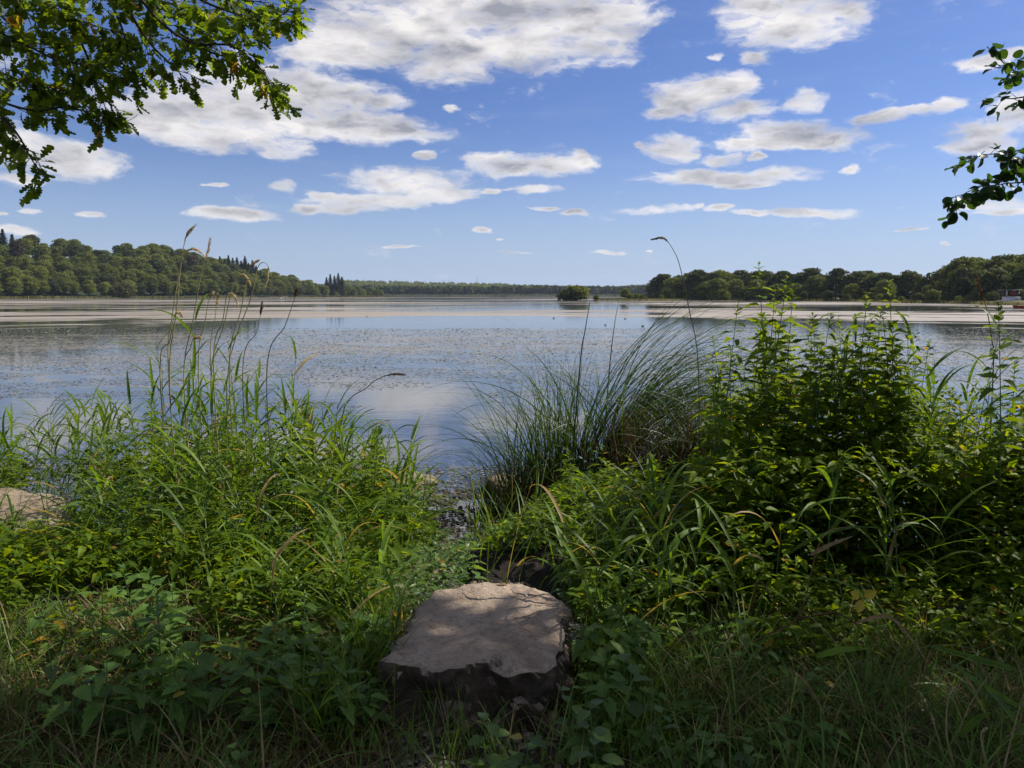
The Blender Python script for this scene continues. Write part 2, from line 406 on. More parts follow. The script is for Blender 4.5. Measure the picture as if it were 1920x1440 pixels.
class Acc:
    def __init__(s): s.V, s.F3, s.F4, s.T, s.n = [], [], [], [], 0
    def add(s, V, F, tint=0.5):
        V = np.asarray(V, float); F = np.asarray(F)
        s.V.append(V); (s.F3 if F.shape[1] == 3 else s.F4).append(F + s.n)
        s.T.append(np.broadcast_to(np.asarray(tint, float), (len(V),))); s.n += len(V)
    def mesh(s, name, mat, smooth=False):
        F = []
        if s.F3: F.append(np.concatenate(s.F3))
        if s.F4: F.append(np.concatenate(s.F4))
        return mesh_np(name, np.concatenate(s.V), F, mat, np.concatenate(s.T), smooth)

def link(name, data, parent=None, mat4=None, **props):
    o = bpy.data.objects.new(name, data)
    COL.objects.link(o)
    if parent: o.parent = parent
    if mat4 is not None: o.matrix_basis = mat4
    for k, v in props.items(): o[k] = v
    return o

def thing(name, loc, label, cat, group=None, rz=0.0, s=1.0):
    o = bpy.data.objects.new(name, None)
    COL.objects.link(o)
    o.location = loc; o.rotation_euler = (0, 0, rz); o.scale = (s, s, s)
    o.empty_display_size = 0.2
    o['label'] = label; o['category'] = cat
    if group: o['group'] = group
    return o

def solo(name, me, label, cat, group=None, mat4=None):
    o = link(name, me, None, mat4, label=label, category=cat)
    if group: o['group'] = group
    return o

def tube(pts, radii, k=5):
    """tapered tube along points"""
    P = np.array([list(p) for p in pts], float); n = len(P)
    T = np.gradient(P, axis=0); T /= np.linalg.norm(T, axis=1)[:, None] + 1e-9
    ref = np.array([0.31, 0.2, 1.0]) if abs(T[0, 2]) < 0.9 else np.array([1.0, 0.2, 0.1])
    V = []
    for i in range(n):
        a = np.cross(T[i], ref); a /= np.linalg.norm(a) + 1e-9
        b = np.cross(T[i], a)
        for j in range(k):
            th = 2 * math.pi * j / k
            V.append(P[i] + radii[i] * (math.cos(th) * a + math.sin(th) * b))
    F = [[i * k + j, i * k + (j + 1) % k, (i + 1) * k + (j + 1) % k, (i + 1) * k + j] for i in range(n - 1) for j in range(k)]
    return np.array(V), np.array(F)

def spline(pts, n):
    P = [Vector(p) for p in pts]
    P = [P[0] * 2 - P[1]] + P + [P[-1] * 2 - P[-2]]
    out = []
    segs = len(P) - 3
    for i in range(n):
        t = i / (n - 1) * segs; k = min(int(t), segs - 1); f = t - k
        a, b, c, d = P[k:k + 4]
        out.append(0.5 * ((2 * b) + (c - a) * f + (2 * a - 5 * b + 4 * c - d) * f * f + (3 * b - a - 3 * c + d) * f ** 3))
    return out

def blades(base, phi, L, w, lean, curv, nseg=6, fold=0.0, power=1.4, twist=None, prof='leaf'):
    """many curved ribbons at once; all args arrays of n"""
    n = len(L); s = np.linspace(0, 1, nseg + 1)
    th = lean[:, None] + curv[:, None] * s[None, :] ** power
    ds = L[:, None] / nseg
    hx = np.cumsum(np.concatenate([np.zeros((n, 1)), np.sin(0.5 * (th[:, 1:] + th[:, :-1])) * ds], 1), 1)
    hz_ = np.cumsum(np.concatenate([np.zeros((n, 1)), np.cos(0.5 * (th[:, 1:] + th[:, :-1])) * ds], 1), 1)
    C = np.stack([base[:, None, 0] + hx * np.cos(phi)[:, None], base[:, None, 1] + hx * np.sin(phi)[:, None], base[:, None, 2] + hz_], -1)
    tw = np.zeros(n) if twist is None else twist
    tws = tw[:, None] * (0.3 + s[None, :])
    side = np.stack([-np.sin(phi)[:, None] * np.cos(tws), np.cos(phi)[:, None] * np.cos(tws), np.sin(tws)], -1)
    nor = np.stack([-np.cos(th) * np.cos(phi)[:, None], -np.cos(th) * np.sin(phi)[:, None], np.sin(th)], -1)
    side = side * np.cos(tws)[..., None] * 0 + np.stack([-np.sin(phi)[:, None] * np.ones_like(s), np.cos(phi)[:, None] * np.ones_like(s), 0 * th], -1) * np.cos(tws)[..., None] + nor * np.sin(tws)[..., None]
    if prof == 'leaf': wp = np.clip(0.55 + 1.6 * s, 0, 1) * (1 - s ** 2.2) + 0.02
    else: wp = (1 - 0.9 * s ** 1.6)
    hw = 0.5 * w[:, None] * wp[None, :]
    if fold:
        A = C - side * hw[..., None]; B = C + side * hw[..., None]
        Mi = C - nor * (hw * fold)[..., None]
        V = np.stack([A, Mi, B], 2).reshape(n, -1, 3)
        m_ = (nseg + 1) * 3
        q = [[3 * i + j, 3 * i + j + 1, 3 * i + j + 4, 3 * i + j + 3] for i in range(nseg) for j in (0, 1)]
    else:
        A = C - side * hw[..., None]; B = C + side * hw[..., None]
        V = np.stack([A, B], 2).reshape(n, -1, 3)
        m_ = (nseg + 1) * 2
        q = [[2 * i, 2 * i + 1, 2 * i + 3, 2 * i + 2] for i in range(nseg)]
    F = (np.arange(n)[:, None, None] * m_ + np.array(q)[None]).reshape(-1, 4)
    return V.reshape(-1, 3), F, m_

def leaf_tpl(stations, bend=0.25, fold=0.15, wave=0.0, petiole=0.0):
    """stations: (t, halfwidth) along +Y, unit length; normal +Z"""
    V, F = [], []
    for i, (t, w) in enumerate(stations):
        z = -bend * t * t
        wv = wave * math.sin(t * 9 + 1)
        V += [(-w, t + petiole, z + fold * w + wv * w), (0, t + petiole, z), (w, t + petiole, z + fold * w - wv * w)]
    for i in range(len(stations) - 1):
        a = 3 * i
        F += [[a, a + 1, a + 4], [a, a + 4, a + 3], [a + 1, a + 2, a + 5], [a + 1, a + 5, a + 4]]
    if petiole:
        k = len(V)
        V += [(-0.012, 0, 0), (0.012, 0, 0), (0.012, petiole, 0), (-0.012, petiole, 0)]
        F += [[k, k + 1, k + 2], [k, k + 2, k + 3]]
    return np.array(V, float), np.array(F)

def serrate(n, wmax, shape=1.0, tooth=0.18):
    st = [(0, 0.0)]
    for i in range(n):
        t = (i + 0.5) / n
        w = wmax * math.sin(math.pi * t ** shape) ** 0.85 * (1.0 if t < 0.5 else 1 - 0.25 * (t - 0.5))
        st.append((t + 0.25 / n, w * (1 + tooth)))
        st.append((t + 0.40 / n, w * (1 - tooth)))
    st.append((1.0, 0.0))
    return st

def scatter(tpl, Rm, T, S):
    """place template at n transforms. Rm (n,3,3) T (n,3) S (n,)"""
    V0, F0 = tpl
    V = np.einsum('nij,vj->nvi', Rm, V0) * S[:, None, None] + T[:, None, :]
    F = F0[None] + (np.arange(len(T)) * len(V0))[:, None, None]
    return V.reshape(-1, 3), F.reshape(-1, F0.shape[1])

def frames(direction, up):
    """rotation matrices with Y = direction and Z near up"""
    d = direction / (np.linalg.norm(direction, axis=1)[:, None] + 1e-9)
    x = np.cross(d, up); x /= np.linalg.norm(x, axis=1)[:, None] + 1e-9
    z = np.cross(x, d)
    return np.stack([x, d, z], -1)

def m4(R3, T, s):
    m = Matrix.Identity(4)
    for i in range(3):
        for j in range(3): m[i][j] = R3[i][j] * s
        m[i][3] = T[i]
    return m

def rdir(n, el_lo, el_hi):
    a = rng.uniform(0, 2 * math.pi, n); e = rng.uniform(el_lo, el_hi, n)
    return np.stack([np.cos(a) * np.cos(e), np.sin(a) * np.cos(e), np.sin(e)], -1)

# ------------------------------------------------------------------ ground and water
WZ = -0.45
def sst(a, b, x):
    t = np.clip((np.asarray(x, float) - a) / (b - a), 0, 1); return t * t * (3 - 2 * t)
def ground_h(x, y):
    x = np.asarray(x, float); y = np.asarray(y, float)
    r = np.abs(x)
    edge = 7.35 + 0.25 * np.sin(x * 1.1) + 0.15 * np.sin(x * 2.7 + 1) + 0.35 * np.clip((r - 1.5) / 3, 0, 1)
    h = -0.55 * sst(3.3, edge, y) - 0.6 * sst(edge - 0.3, edge + 2.5, y)
    h = h + 0.05 * np.sin(x * 2.3 + y * 1.7) * np.cos(y * 2.9 - x) * sst(0.3, 1.5, np.hypot(x - 0, y - 2.9))
    h = h + 0.06 * sst(1.2, 3, r) * (1 - sst(4, 7, y))
    return h
def gh(x, y): return float(ground_h(x, y))

def axis(lims):
    out = []
    for a, b, n in lims: out += list(np.linspace(a, b, n, endpoint=False))
    return np.array(out + [lims[-1][1]])
gxs = axis([(-900, -60, 12), (-60, -8, 14), (-8, 8, 220), (8, 60, 14), (60, 900, 12)])
gys = axis([(-900, -60, 8), (-60, -3, 10), (-3, 12, 190), (12, 20, 6)])
GX, GY = np.meshgrid(gxs, gys)
GZ = ground_h(GX, GY)
near = (np.abs(GX) < 8) & (GY > -2) & (GY < 11)
nz = np.array([noise.fractal(Vector((a * 3, b * 3, 0)), 0.9, 2.1, 5) if q else 0 for a, b, q in zip(GX.ravel(), GY.ravel(), near.ravel())]).reshape(GX.shape)
GZ = GZ + nz * 0.03
GZ = GZ + np.where(GY < -3, np.clip((-3 - GY) * 0.03, 0, 6), 0)
ny, nx = GX.shape
idx = np.arange(nx * ny).reshape(ny, nx)
Fq = np.stack([idx[:-1, :-1], idx[:-1, 1:], idx[1:, 1:], idx[1:, :-1]], -1).reshape(-1, 4)
link('ground', mesh_np('ground', np.stack([GX, GY, GZ], -1).reshape(-1, 3), Fq, M['soil'], None, True), kind='structure',
     label='dark soil bank sloping down from the grass to the lake')
wxs = axis([(-6000, -60, 14), (-60, 60, 30), (60, 6000, 14)])
wys = axis([(5.5, 60, 24), (60, 6000, 20)])
WX, WY = np.meshgrid(wxs, wys)
idx = np.arange(WX.size).reshape(WX.shape)
Fq = np.stack([idx[:-1, :-1], idx[:-1, 1:], idx[1:, 1:], idx[1:, :-1]], -1).reshape(-1, 4)
link('water', mesh_np('water', np.stack([WX, WY, np.full(WX.shape, WZ)], -1).reshape(-1, 3), Fq, M['water']), kind='structure',
     label='calm lake reflecting the clouds, with bands of floating pondweed')

# ------------------------------------------------------------------ far shores
def strip_land(name, line, depth_prof, mat, label):
    """land rising behind a shoreline; line: points, depth_prof: (offset back, height)"""
    V, F = [], []
    n = len(line); k = len(depth_prof)
    for i, (x, y, nx_, ny_, hs) in enumerate(line):
        for o_, h in depth_prof:
            V.append((x + nx_ * o_, y + ny_ * o_, WZ - 0.3 + h * hs if o_ > 0 else WZ - 0.3))
    for i in range(n - 1):
        for j in range(k - 1):
            F.append([i * k + j, (i + 1) * k + j, (i + 1) * k + j + 1, i * k + j + 1])
    return link(name, mesh_np(name, V, np.array(F), mat, None, True), kind='structure', label=label)

def resample(pts, step):
    out = []
    for (x0, y0, *a), (x1, y1, *b) in zip(pts[:-1], pts[1:]):
        L = math.hypot(x1 - x0, y1 - y0); n = max(1, int(L / step))
        for i in range(n):
            t = i / n; out.append([x0 + (x1 - x0) * t, y0 + (y1 - y0) * t] + [p + (q - p) * t for p, q in zip(a, b)])
    out.append(list(pts[-1]))
    return out

def shore_x(px, y): return (px - 960) / 1440.0 * y

# left wood: shoreline points with ridge height factor
LEFT = [(shore_x(-420, 300), 300, 1.9), (shore_x(-150, 380), 380, 1.75), (shore_x(20, 440), 440, 1.58), (shore_x(200, 500), 500, 1.55),
        (shore_x(380, 570), 570, 1.62), (shore_x(500, 640), 640, 1.62), (shore_x(580, 720), 720, 1.30), (shore_x(625, 780), 780, 0.62),
        (shore_x(695, 850), 850, 0.06), (shore_x(745, 900), 900, 0.0)]
def normals(line, flip=1):
    out = []
    for i, p in enumerate(line):
        a = line[max(0, i - 1)]; b = line[min(len(line) - 1, i + 1)]
        tx, ty = b[0] - a[0], b[1] - a[1]; L = math.hypot(tx, ty)
        out.append([p[0], p[1], -ty / L * flip, tx / L * flip, p[2]])
    return out
leftline = normals(resample(LEFT, 20))
strip_land('left_shore_hill', leftline, [(0, 0), (2, 0.6), (14, 1.2), (30, 5), (60, 13), (95, 18), (300, 22)], M['hillmat'],
           'wooded slope rising behind the left shore')
RIGHT = [(shore_x(1235, 330), 330, 0.2), (shore_x(1300, 318), 318, 0.3), (shore_x(1450, 280), 280, 0.4), (shore_x(1600, 240), 240, 0.5),
         (shore_x(1700, 205), 205, 0.8), (shore_x(1800, 180), 180, 1.2), (shore_x(1880, 160), 160, 1.4), (shore_x(2000, 140), 140, 1.5), (shore_x(2300, 105), 105, 1.5)]
rightline = normals(resample(RIGHT, 12))
strip_land('right_shore_land', rightline, [(0, 0), (1, 0.7), (8, 1.0), (25, 2.0), (60, 4), (220, 6)], M['meadow'],
           'low grassy land along the right shore')
PEN = [(shore_x(1120, 305), 305, 0.6), (shore_x(1180, 305), 305, 0.8), (shore_x(1250, 308), 308, 1.0), (shore_x(1330, 312), 312, 1.0)]
penline = normals(resample(PEN, 6))
strip_land('shore_spit', penline, [(0, 0), (0.6, 0.55), (4, 0.8), (12, 0.8), (16, 0)], M['meadow'], 'low spit of land running out from the right shore')

# far hills across the lake
def far_hill(name, px0, px1, y0, y1, prof, label):
    """surface between distances y0 (shore) and y1 with crest height by px"""
    V, F = [], []
    nx_, ny_ = 60, 14
    for i in range(nx_):
        px = px0 + (px1 - px0) * i / (nx_ - 1)
        crest = np.interp(px, [a for a, b in prof], [b for a, b in prof])
        for j in range(ny_):
            t = j / (ny_ - 1); y = y0 + (y1 - y0) * t
            V.append((shore_x(px, y), y, WZ - 0.3 + (0 if j == 0 else 0.6) + crest * (t ** 1.3)))
    for i in range(nx_ - 1):
        for j in range(ny_ - 1):
            a = i * ny_ + j; F.append([a, a + ny_, a + ny_ + 1, a + 1])
    link(name, mesh_np(name, V, np.array(F), M['hillmat'], None, True), kind='structure', label=label)
HP1 = [(500, 34), (690, 30), (760, 27), (880, 23), (1000, 17), (1100, 12), (1160, 12), (1220, 22), (1400, 24), (2200, 30)]
far_hill('far_hill', 450, 2400, 1150, 2100, HP1, 'low wooded hill on the far side of the lake')

def leaf_quad(n, size):
    """random little irregular quads around the origin"""
    tri = np.array([(-0.5, -0.35, 0), (0.5, -0.45, 0.08), (0.42, 0.4, -0.06), (-0.45, 0.45, 0.1)])
    return tri, np.array([[0, 1, 2, 3]])

QUAD = leaf_quad(1, 1)

def crown_cloud(blobs, n, size, jitter=1.2, shell=(0.62, 1.24), low=-0.55):
    """leaf faces on the shells of ellipsoidal clumps. blobs: (c(3), r(3))"""
    B = np.array([list(c) + list(r) for c, r in blobs])
    area = (B[:, 3] * B[:, 4] + B[:, 5] * (B[:, 3] + B[:, 4]) / 2)
    pick = rng.choice(len(B), n, p=area / area.sum())
    d = rng.normal(size=(n, 3)); d /= np.linalg.norm(d, axis=1)[:, None]
    d[:, 2] = np.where(d[:, 2] < low, -d[:, 2], d[:, 2])
    rr = rng.uniform(*shell, n)[:, None]
    P = B[pick, :3] + d * B[pick, 3:] * rr
    nrm = d / B[pick, 3:]; nrm /= np.linalg.norm(nrm, axis=1)[:, None]
    nrm = nrm + rng.normal(size=(n, 3)) * jitter * 0.5
    dirv = np.cross(nrm, rng.normal(size=(n, 3)))
    Rm = frames(dirv, nrm)
    S = size * rng.uniform(0.6, 1.4, n)
    V, F = scatter(QUAD, Rm, P, S)
    tint = np.repeat(np.clip(rng.normal(0.5, 0.16, n) + (rng.random(len(B))[pick] - 0.5) * 0.4, 0, 0.97), 4)
    return V, F, tint

def broadleaf(name, seed, h=14.0, w=12.0, mat='wood_a', n=3600, size=0.62, base=0.12, tiers=58, squash=0.42):
    """returns crown mesh, trunk mesh"""
    r = random.Random(seed)
    blobs = []
    cz, rz_, rw = h * (base + (1 - base) / 2), h * (1 - base) / 2, w / 2
    for i in range(tiers):
        t = (i + 0.5) / tiers
        zz = -1 + 2 * t
        rad_ = math.sqrt(max(0.0, 1 - (abs(zz) ** 2.4))) * (0.78 if zz > 0 else 0.85)
        a = i * 2.4 + r.uniform(-0.5, 0.5)
        q = r.uniform(0.45, 1.0)
        br = w * r.uniform(0.09, 0.17)
        blobs.append(((math.cos(a) * rad_ * rw * q, math.sin(a) * rad_ * rw * q, cz + zz * rz_ * 0.88), (br * r.uniform(1.0, 1.35), br * r.uniform(1.0, 1.35), br * squash * r.uniform(0.9, 1.3))))
    blobs.append(((0, 0, cz), (rw * 0.66, rw * 0.66, rz_ * 0.78)))
    V, F, T = crown_cloud(blobs, n, size)
    crown = mesh_np(name + '_crown', V, F, M[mat], T)
    A = Acc()
    A.add(*tube([(0, 0, -0.5), (0.1, 0, h * 0.25), (0.0, 0.15, h * 0.55), (0.2, 0.1, h * 0.85)], [h * 0.022, h * 0.018, h * 0.011, h * 0.004], 6))
    for i in range(5):
        a = i * 1.3; z0 = h * (0.22 + 0.1 * i)
        A.add(*tube([(0, 0, z0), (math.cos(a) * rw * 0.35, math.sin(a) * rw * 0.35, z0 + h * 0.1), (math.cos(a) * rw * 0.7, math.sin(a) * rw * 0.7, z0 + h * 0.16)], [h * 0.009, h * 0.006, h * 0.002], 4))
    return crown, A.mesh(name + '_trunk', M['bark'])

def conifer(name, seed, h=14.0, w=5.0, n=1500):
    t = rng.random(n) ** 0.75
    whorl = np.floor(t * 16) / 16
    z = h * (0.12 + 0.88 * whorl) + rng.normal(0, h * 0.006, n)
    rmax = w / 2 * (1 - whorl) ** 1.15 * (0.8 + 0.4 * np.sin(whorl * 57) ** 2) + 0.06
    a = rng.uniform(0, 2 * math.pi, n)
    lob = 0.68 + 0.32 * np.sin(a * 5 + whorl * 40)
    rr = rmax * np.sqrt(rng.random(n)) * lob
    P = np.stack([np.cos(a) * rr, np.sin(a) * rr, z - rr * 0.25], -1)
    dirv = np.stack([np.cos(a), np.sin(a), -0.35 + rng.normal(0, 0.2, n)], -1)
    up = np.stack([rng.normal(0, .3, n), rng.normal(0, .3, n), np.ones(n)], -1)
    V, F = scatter(QUAD, frames(dirv, up), P, 0.75 * rng.uniform(0.6, 1.3, n))
    crown = mesh_np(name + '_crown', V, F, M['conifer'], np.repeat(np.clip(rng.normal(0.5, 0.2, n), 0, 0.97), 4))
    tv, tf = tube([(0, 0, -0.5), (0, 0, h * 0.5), (0, 0, h * 1.02)], [h * 0.016, h * 0.01, 0.02], 6)
    return crown, mesh_np(name + '_trunk', tv, tf, M['bark'])

TREES = {}
for k in range(4): TREES['a%d' % k] = broadleaf('wood_a%d' % k, 10 + k, 14, 12.5, 'wood_a', 8000, 0.46, tiers=80)
for k in range(3): TREES['b%d' % k] = broadleaf('wood_b%d' % k, 30 + k, 14, 11.5, 'wood_b', 4200, 0.62)
for k in range(2): TREES['c%d' % k] = broadleaf('wood_c%d' % k, 50 + k, 13, 12, 'wood_c', 4200, 0.58)
for k in range(3): TREES['p%d' % k] = conifer('conifer%d' % k, 70 + k, 14, 8.6 + 1.2 * k, 3000)
TREES['o0'] = broadleaf('willow', 90, 6, 9.0, 'olive', 3200, 0.42, base=0.0, tiers=30, squash=0.9)
TREES['r0'] = broadleaf('rusty', 91, 13, 11, 'rust', 3200, 0.6)
TREES['s0'] = broadleaf('shrub', 92, 5, 7.0, 'wood_b', 2200, 0.40, base=0.0, tiers=22, squash=0.9)
TREES['s1'] = broadleaf('shrub_pale', 93, 5, 7.5, 'wood_c', 2200, 0.40, base=0.0, tiers=22, squash=0.9)

def plant_tree(kind, loc, s, name, label, cat, group, sz=None, wide=1.0):
    crown, trunk = TREES[kind]
    o = thing(name, loc, label, cat, group, RD.uniform(0, 6.28), s)
    if True: o.scale = (s * wide * RD.uniform(0.85, 1.2), s * wide * RD.uniform(0.85, 1.2), s * (sz or 1))
    link('crown', crown, o); link('trunk', trunk, o)
    return o

# left wood: rows climbing the slope
def left_ground(i_off):
    return float(np.interp(i_off, [0, 2, 14, 30, 60, 95, 300], [0, 0.6, 1.2, 5, 13, 18, 22]))
row_off = [12, 22, 36, 52, 72, 95]
n_tree = 0
for ri, off in enumerate(row_off):
    s_along = 0
    step = 9.5 if ri < 2 else 11
    L2 = resample(LEFT, 1.0)
    L2n = normals(L2)
    k = int(RD.uniform(0, step))
    while k < len(L2n):
        x, y, nx_, ny_, hs = L2n[k]
        px = 960 + 1440 * x / y
        if -130 < px < 740 and not (ri > 2 and hs < 0.2):
            # thin the wood towards the point
            if px > 630 and off > 40: k += int(step); continue
            q = off + RD.uniform(-4, 4)
            gx_, gy_ = x + nx_ * q, y + ny_ * q
            if 598 < px < 614 and off > 15: k += int(step); continue
            kind = RD.choice(['a0', 'a1', 'a2', 'a3', 'a0', 'a1', 'b0', 'b1', 'c0', 'c1'])
            if ri == 5 and 330 < px < 400: k += int(step); continue
            s = RD.uniform(0.78, 1.2) * (0.72 if ri == 0 else 1.0) * (0.75 if px > 640 else 1.0)
            lab = ['green broadleaf tree low on the slope at the left shore', 'green broadleaf tree low on the slope at the left shore',
                   'broadleaf tree halfway up the wooded left slope', 'broadleaf tree halfway up the wooded left slope',
                   'broadleaf tree along the skyline of the wooded left slope', 'broadleaf tree along the skyline of the wooded left slope'][ri]
            where = [w for a, w in [(60, 'at the far left end'), (150, 'left of the round willow bush'), (260, 'above the round willow bush'), (330, 'left of tallest seed head'), (400, 'behind the two tall seed heads'), (470, 'behind the hooked seed head'), (540, 'right of the seed heads'), (9999, 'where the ridge falls away')] if px < a][0]
            lab = '%s %s tree %s, %s' % ('small' if s < 0.82 else 'large' if s > 1.02 else 'medium', {'a': 'green', 'b': 'dark green', 'c': 'yellow green'}[kind[0]], ['at the waterside', 'behind the shore', 'low on the slope', 'halfway up the slope', 'below the ridge', 'on the ridge'][ri], where)
            if px > 605: lab, kind = '%s tree on the wooded point, %s %s' % ('small' if s < 0.66 else 'large', ['in front', 'second row', 'at the back', 'at the back', 'at the back', 'at the back'][ri], 'by its spruces' if px < 640 else 'right of its spruces' if px < 675 else 'towards its tip'), RD.choice(['a1', 'c0', 'c1', 'a2'])
            plant_tree(kind, (gx_, gy_, WZ + left_ground(q) * hs - 0.3), s, 'broadleaf_tree', lab, 'tree', 'broadleaf trees of the left wood')
            n_tree += 1
        k += max(1, int(step * RD.uniform(0.8, 1.2)))
def top_tree(px, pytop, dist, kind, s, name, label, cat='tree', group=None, h0=14.0, zs=None, wide=1.0):
    """tree whose top shows at a pixel row; the trunk reaches the ground below"""
    p = at(px, pytop, dist)
    return plant_tree(kind, (p.x, p.y, p.z - h0 * s * (zs or 1)), s, name, label, cat, group, zs, wide)
for px, py, dd in [(4, 428, 520), (22, 438, 525), (38, 447, 530)]:
    top_tree(px, py, dd, RD.choice(['p0', 'p1']), 1.35, 'conifer', 'dark conifer at the high left end of the wooded ridge', group='conifers at the left end of the ridge')
for px in range(278, 345, 9):
    top_tree(px + RD.uniform(-3, 3), 469 + RD.uniform(-4, 6), 660, RD.choice(['p0', 'p1', 'p2']), 0.9, 'conifer', 'small pointed conifer on the ridge behind the tall seed heads', group='conifers on the ridge of the left wood')
for px in [352, 372, 398, 412, 421, 428, 436, 444, 452, 459, 466, 473, 480, 488]:
    top_tree(px, 490 - 8 * math.sin((px - 380) / 34.0) + RD.uniform(-6, 7) + max(0, px - 470) * 0.5, 700, RD.choice(['p0', 'p1', 'p2']), RD.uniform(0.95, 1.35), 'conifer', 'dark spruce in the group on top of the left ridge', group='spruces on the ridge of the left wood')
for px, py in [(612, 519), (619, 513), (627, 516), (634, 511), (641, 518)]:
    top_tree(px, py, 800, RD.choice(['p0', 'p2']), 1.25, 'conifer', 'dark spruce on the wooded point at the end of the left shore', group='spruces on the wooded point')
top_tree(232, 532, 455, 'o0', 1.35, 'willow_bush', 'round olive brown willow bush at the water edge of the left wood', 'bush', h0=6)
top_tree(215, 537, 452, 'o0', 1.0, 'willow_bush', 'smaller olive brown willow bush beside the round one on the left shore', 'bush', h0=6)
top_tree(360, 478, 620, 'r0', 0.8, 'broadleaf_tree', 'reddish brown tree crown in the left wood below the ridge conifers', 'tree', h0=13)
top_tree(30, 450, 480, 'r0', 0.9, 'broadleaf_tree', 'brownish tree crown at the left end of the wood', 'tree', h0=13)
for px, py, d_ in [(330, 543, 560), (505, 541, 640), (520, 545, 650), (455, 545, 600), (565, 541, 690), (590, 541, 730), (612, 544, 760)]:
    top_tree(px, py, d_, RD.choice(['s1', 'o0']), 0.85, 'shore_bush', 'pale bush at the foot of the left wood', 'bush', 'bushes along the foot of the left wood', h0=5)

# reed fringe along shores: stuff
def fringe(name, line, depth, h, n, label, mat='fringe'):
    L = [p for p in line]
    idxs = rng.integers(0, len(L) - 1, n); f = rng.random(n)
    A0 = np.array([L[i] for i in idxs]); A1 = np.array([L[i + 1] for i in idxs])
    P = A0[:, :2] + (A1[:, :2] - A0[:, :2]) * f[:, None] + A0[:, 2:4] * (rng.random(n) * depth - 0.8)[:, None]
    hh = h * rng.uniform(0.6, 1.2, n) * (0.6 + 0.8 * np.array([noise.noise(Vector((a * 0.06, b * 0.06, 3))) * 0.5 + 0.5 for a, b in P]))
    base = np.stack([P[:, 0], P[:, 1], np.full(n, WZ)], -1)
    V, F, m_ = blades(base, rng.uniform(0, 6.28, n), hh, hh * 0.35, rng.uniform(0, 0.25, n), rng.uniform(0, 0.5, n), 2)
    tt = np.repeat(np.clip(rng.normal(0.5, 0.22, n), 0, 0.97), m_)
    return link(name, mesh_np(name, V, F, M[mat], tt), kind='stuff', label=label, category='reeds')
fringe('shore_reeds', normals(resample(LEFT, 12)), 9, 1.5, 9000, 'pale golden green reed fringe along the left shore')
fringe('shore_reeds', normals(resample(RIGHT, 8)), 10, 0.8, 9000, 'low green and golden reeds along the right shore')
fringe('shore_reeds', normals(resample(PEN, 4)), 11, 0.7, 2500, 'golden reeds on the low spit of land')

# island bush and right shore trees
top_tree(1082, 535, 300, 'c0', 0.50, 'island_bush', 'rounded yellow green bush standing alone at the end of the spit', 'bush', h0=13, wide=1.7)
top_tree(1066, 543, 299, 's0', 0.95, 'island_bush', 'dark low bush on the left side of the round yellow green one', 'bush', h0=5, wide=1.2)
top_tree(1172, 541, 312, 'c1', 0.32, 'shore_bush', 'small pale green bush on the spit', 'bush', h0=13)
for i, (px, py) in enumerate([(1195, 551), (1118, 554), (1206, 553), (1182, 552)]):
    top_tree(px, py, 310, 's1', 0.42, 'shore_bush', 'low rounded shrub on the golden spit', 'bush', 'low shrubs on the spit', h0=5)
RT = [(1228, 532), (1243, 518), (1262, 524), (1275, 521), (1292, 517), (1308, 510), (1322, 516), (1338, 515), (1350, 511), (1368, 517), (1388, 511), (1404, 517),
      (1420, 513), (1436, 513), (1455, 518), (1470, 512), (1490, 518), (1505, 515), (1524, 507), (1545, 519), (1592, 521),
      (1608, 513), (1626, 512), (1645, 516), (1660, 515), (1680, 520), (1740, 523), (1757, 521),
      (1772, 508), (1790, 500), (1806, 489), (1818, 486), (1834, 492), (1850, 493), (1866, 491), (1884, 484), (1896, 482), (1915, 487), (1935, 480), (1960, 476), (2000, 478), (2050, 474)]
for i, (px, py) in enumerate(RT):
    py -= 4
    d_ = np.interp(px, [1200, 1450, 1600, 1700, 1800, 1900, 2050], [345, 300, 262, 232, 208, 190, 180]) + RD.uniform(-6, 12)
    hpx = (566 if px > 1500 else 562) - py
    h = hpx / 1440 * d_ + 1.5
    kind = RD.choice(['b0', 'b1', 'b2', 'b0', 'b1', 'b2', 'a0', 'a2'])
    s = h / 14.0 * RD.uniform(0.98, 1.1)
    spot = [w for a, w in [(1262, 'at the left tip of the right wood'), (1310, 'behind the tall thin stalk'), (1370, 'left of the highest nettle shoots'), (1420, 'just left of the tallest nettle shoot'), (1470, 'behind the tallest nettle shoot'),
            (1530, 'left of the round topped tree'), (1600, 'beside the round topped tree'), (1665, 'left of the dome shaped tree'), (1745, 'around the dome shaped tree'), (1780, 'where the right wood starts to rise'),
            (1830, 'on the rising wood left of the hut'), (1880, 'directly left of the hut'), (1920, 'behind the hut'), (9999, 'beyond the right edge of the hut')] if px < a][0]
    lab = '%s dark tree %s, right shore' % ('lower' if py > 516 else 'taller', spot)
    top_tree(px, py, d_, kind, s, 'broadleaf_tree', lab, 'tree', 'broadleaf trees of the right shore')
    if i % 2 == 0:
        top_tree(px + RD.uniform(-8, 8), py + 14 + RD.uniform(0, 6), d_ - 12, RD.choice(['b0', 'b2', 'a1', 'a3']), s * 0.72, 'broadleaf_tree',
                 'small front tree %s' % spot, 'tree', 'smaller trees in front of the right wood')
top_tree(1570, 503, 266, 'b2', 0.72, 'broadleaf_tree', 'tall round topped tree standing above the right shore skyline', 'tree')
top_tree(1705, 509, 240, 'b1', 0.78, 'broadleaf_tree', 'broad dome shaped tree on the right shore before the ground rises', 'tree', wide=1.2)
top_tree(1855, 517, 185, 'c0', 0.52, 'broadleaf_tree', 'yellow green tree just left of the lookout hut', 'tree')
top_tree(1888, 519, 182, 'c1', 0.50, 'broadleaf_tree', 'olive green tree directly behind the lookout hut', 'tree')
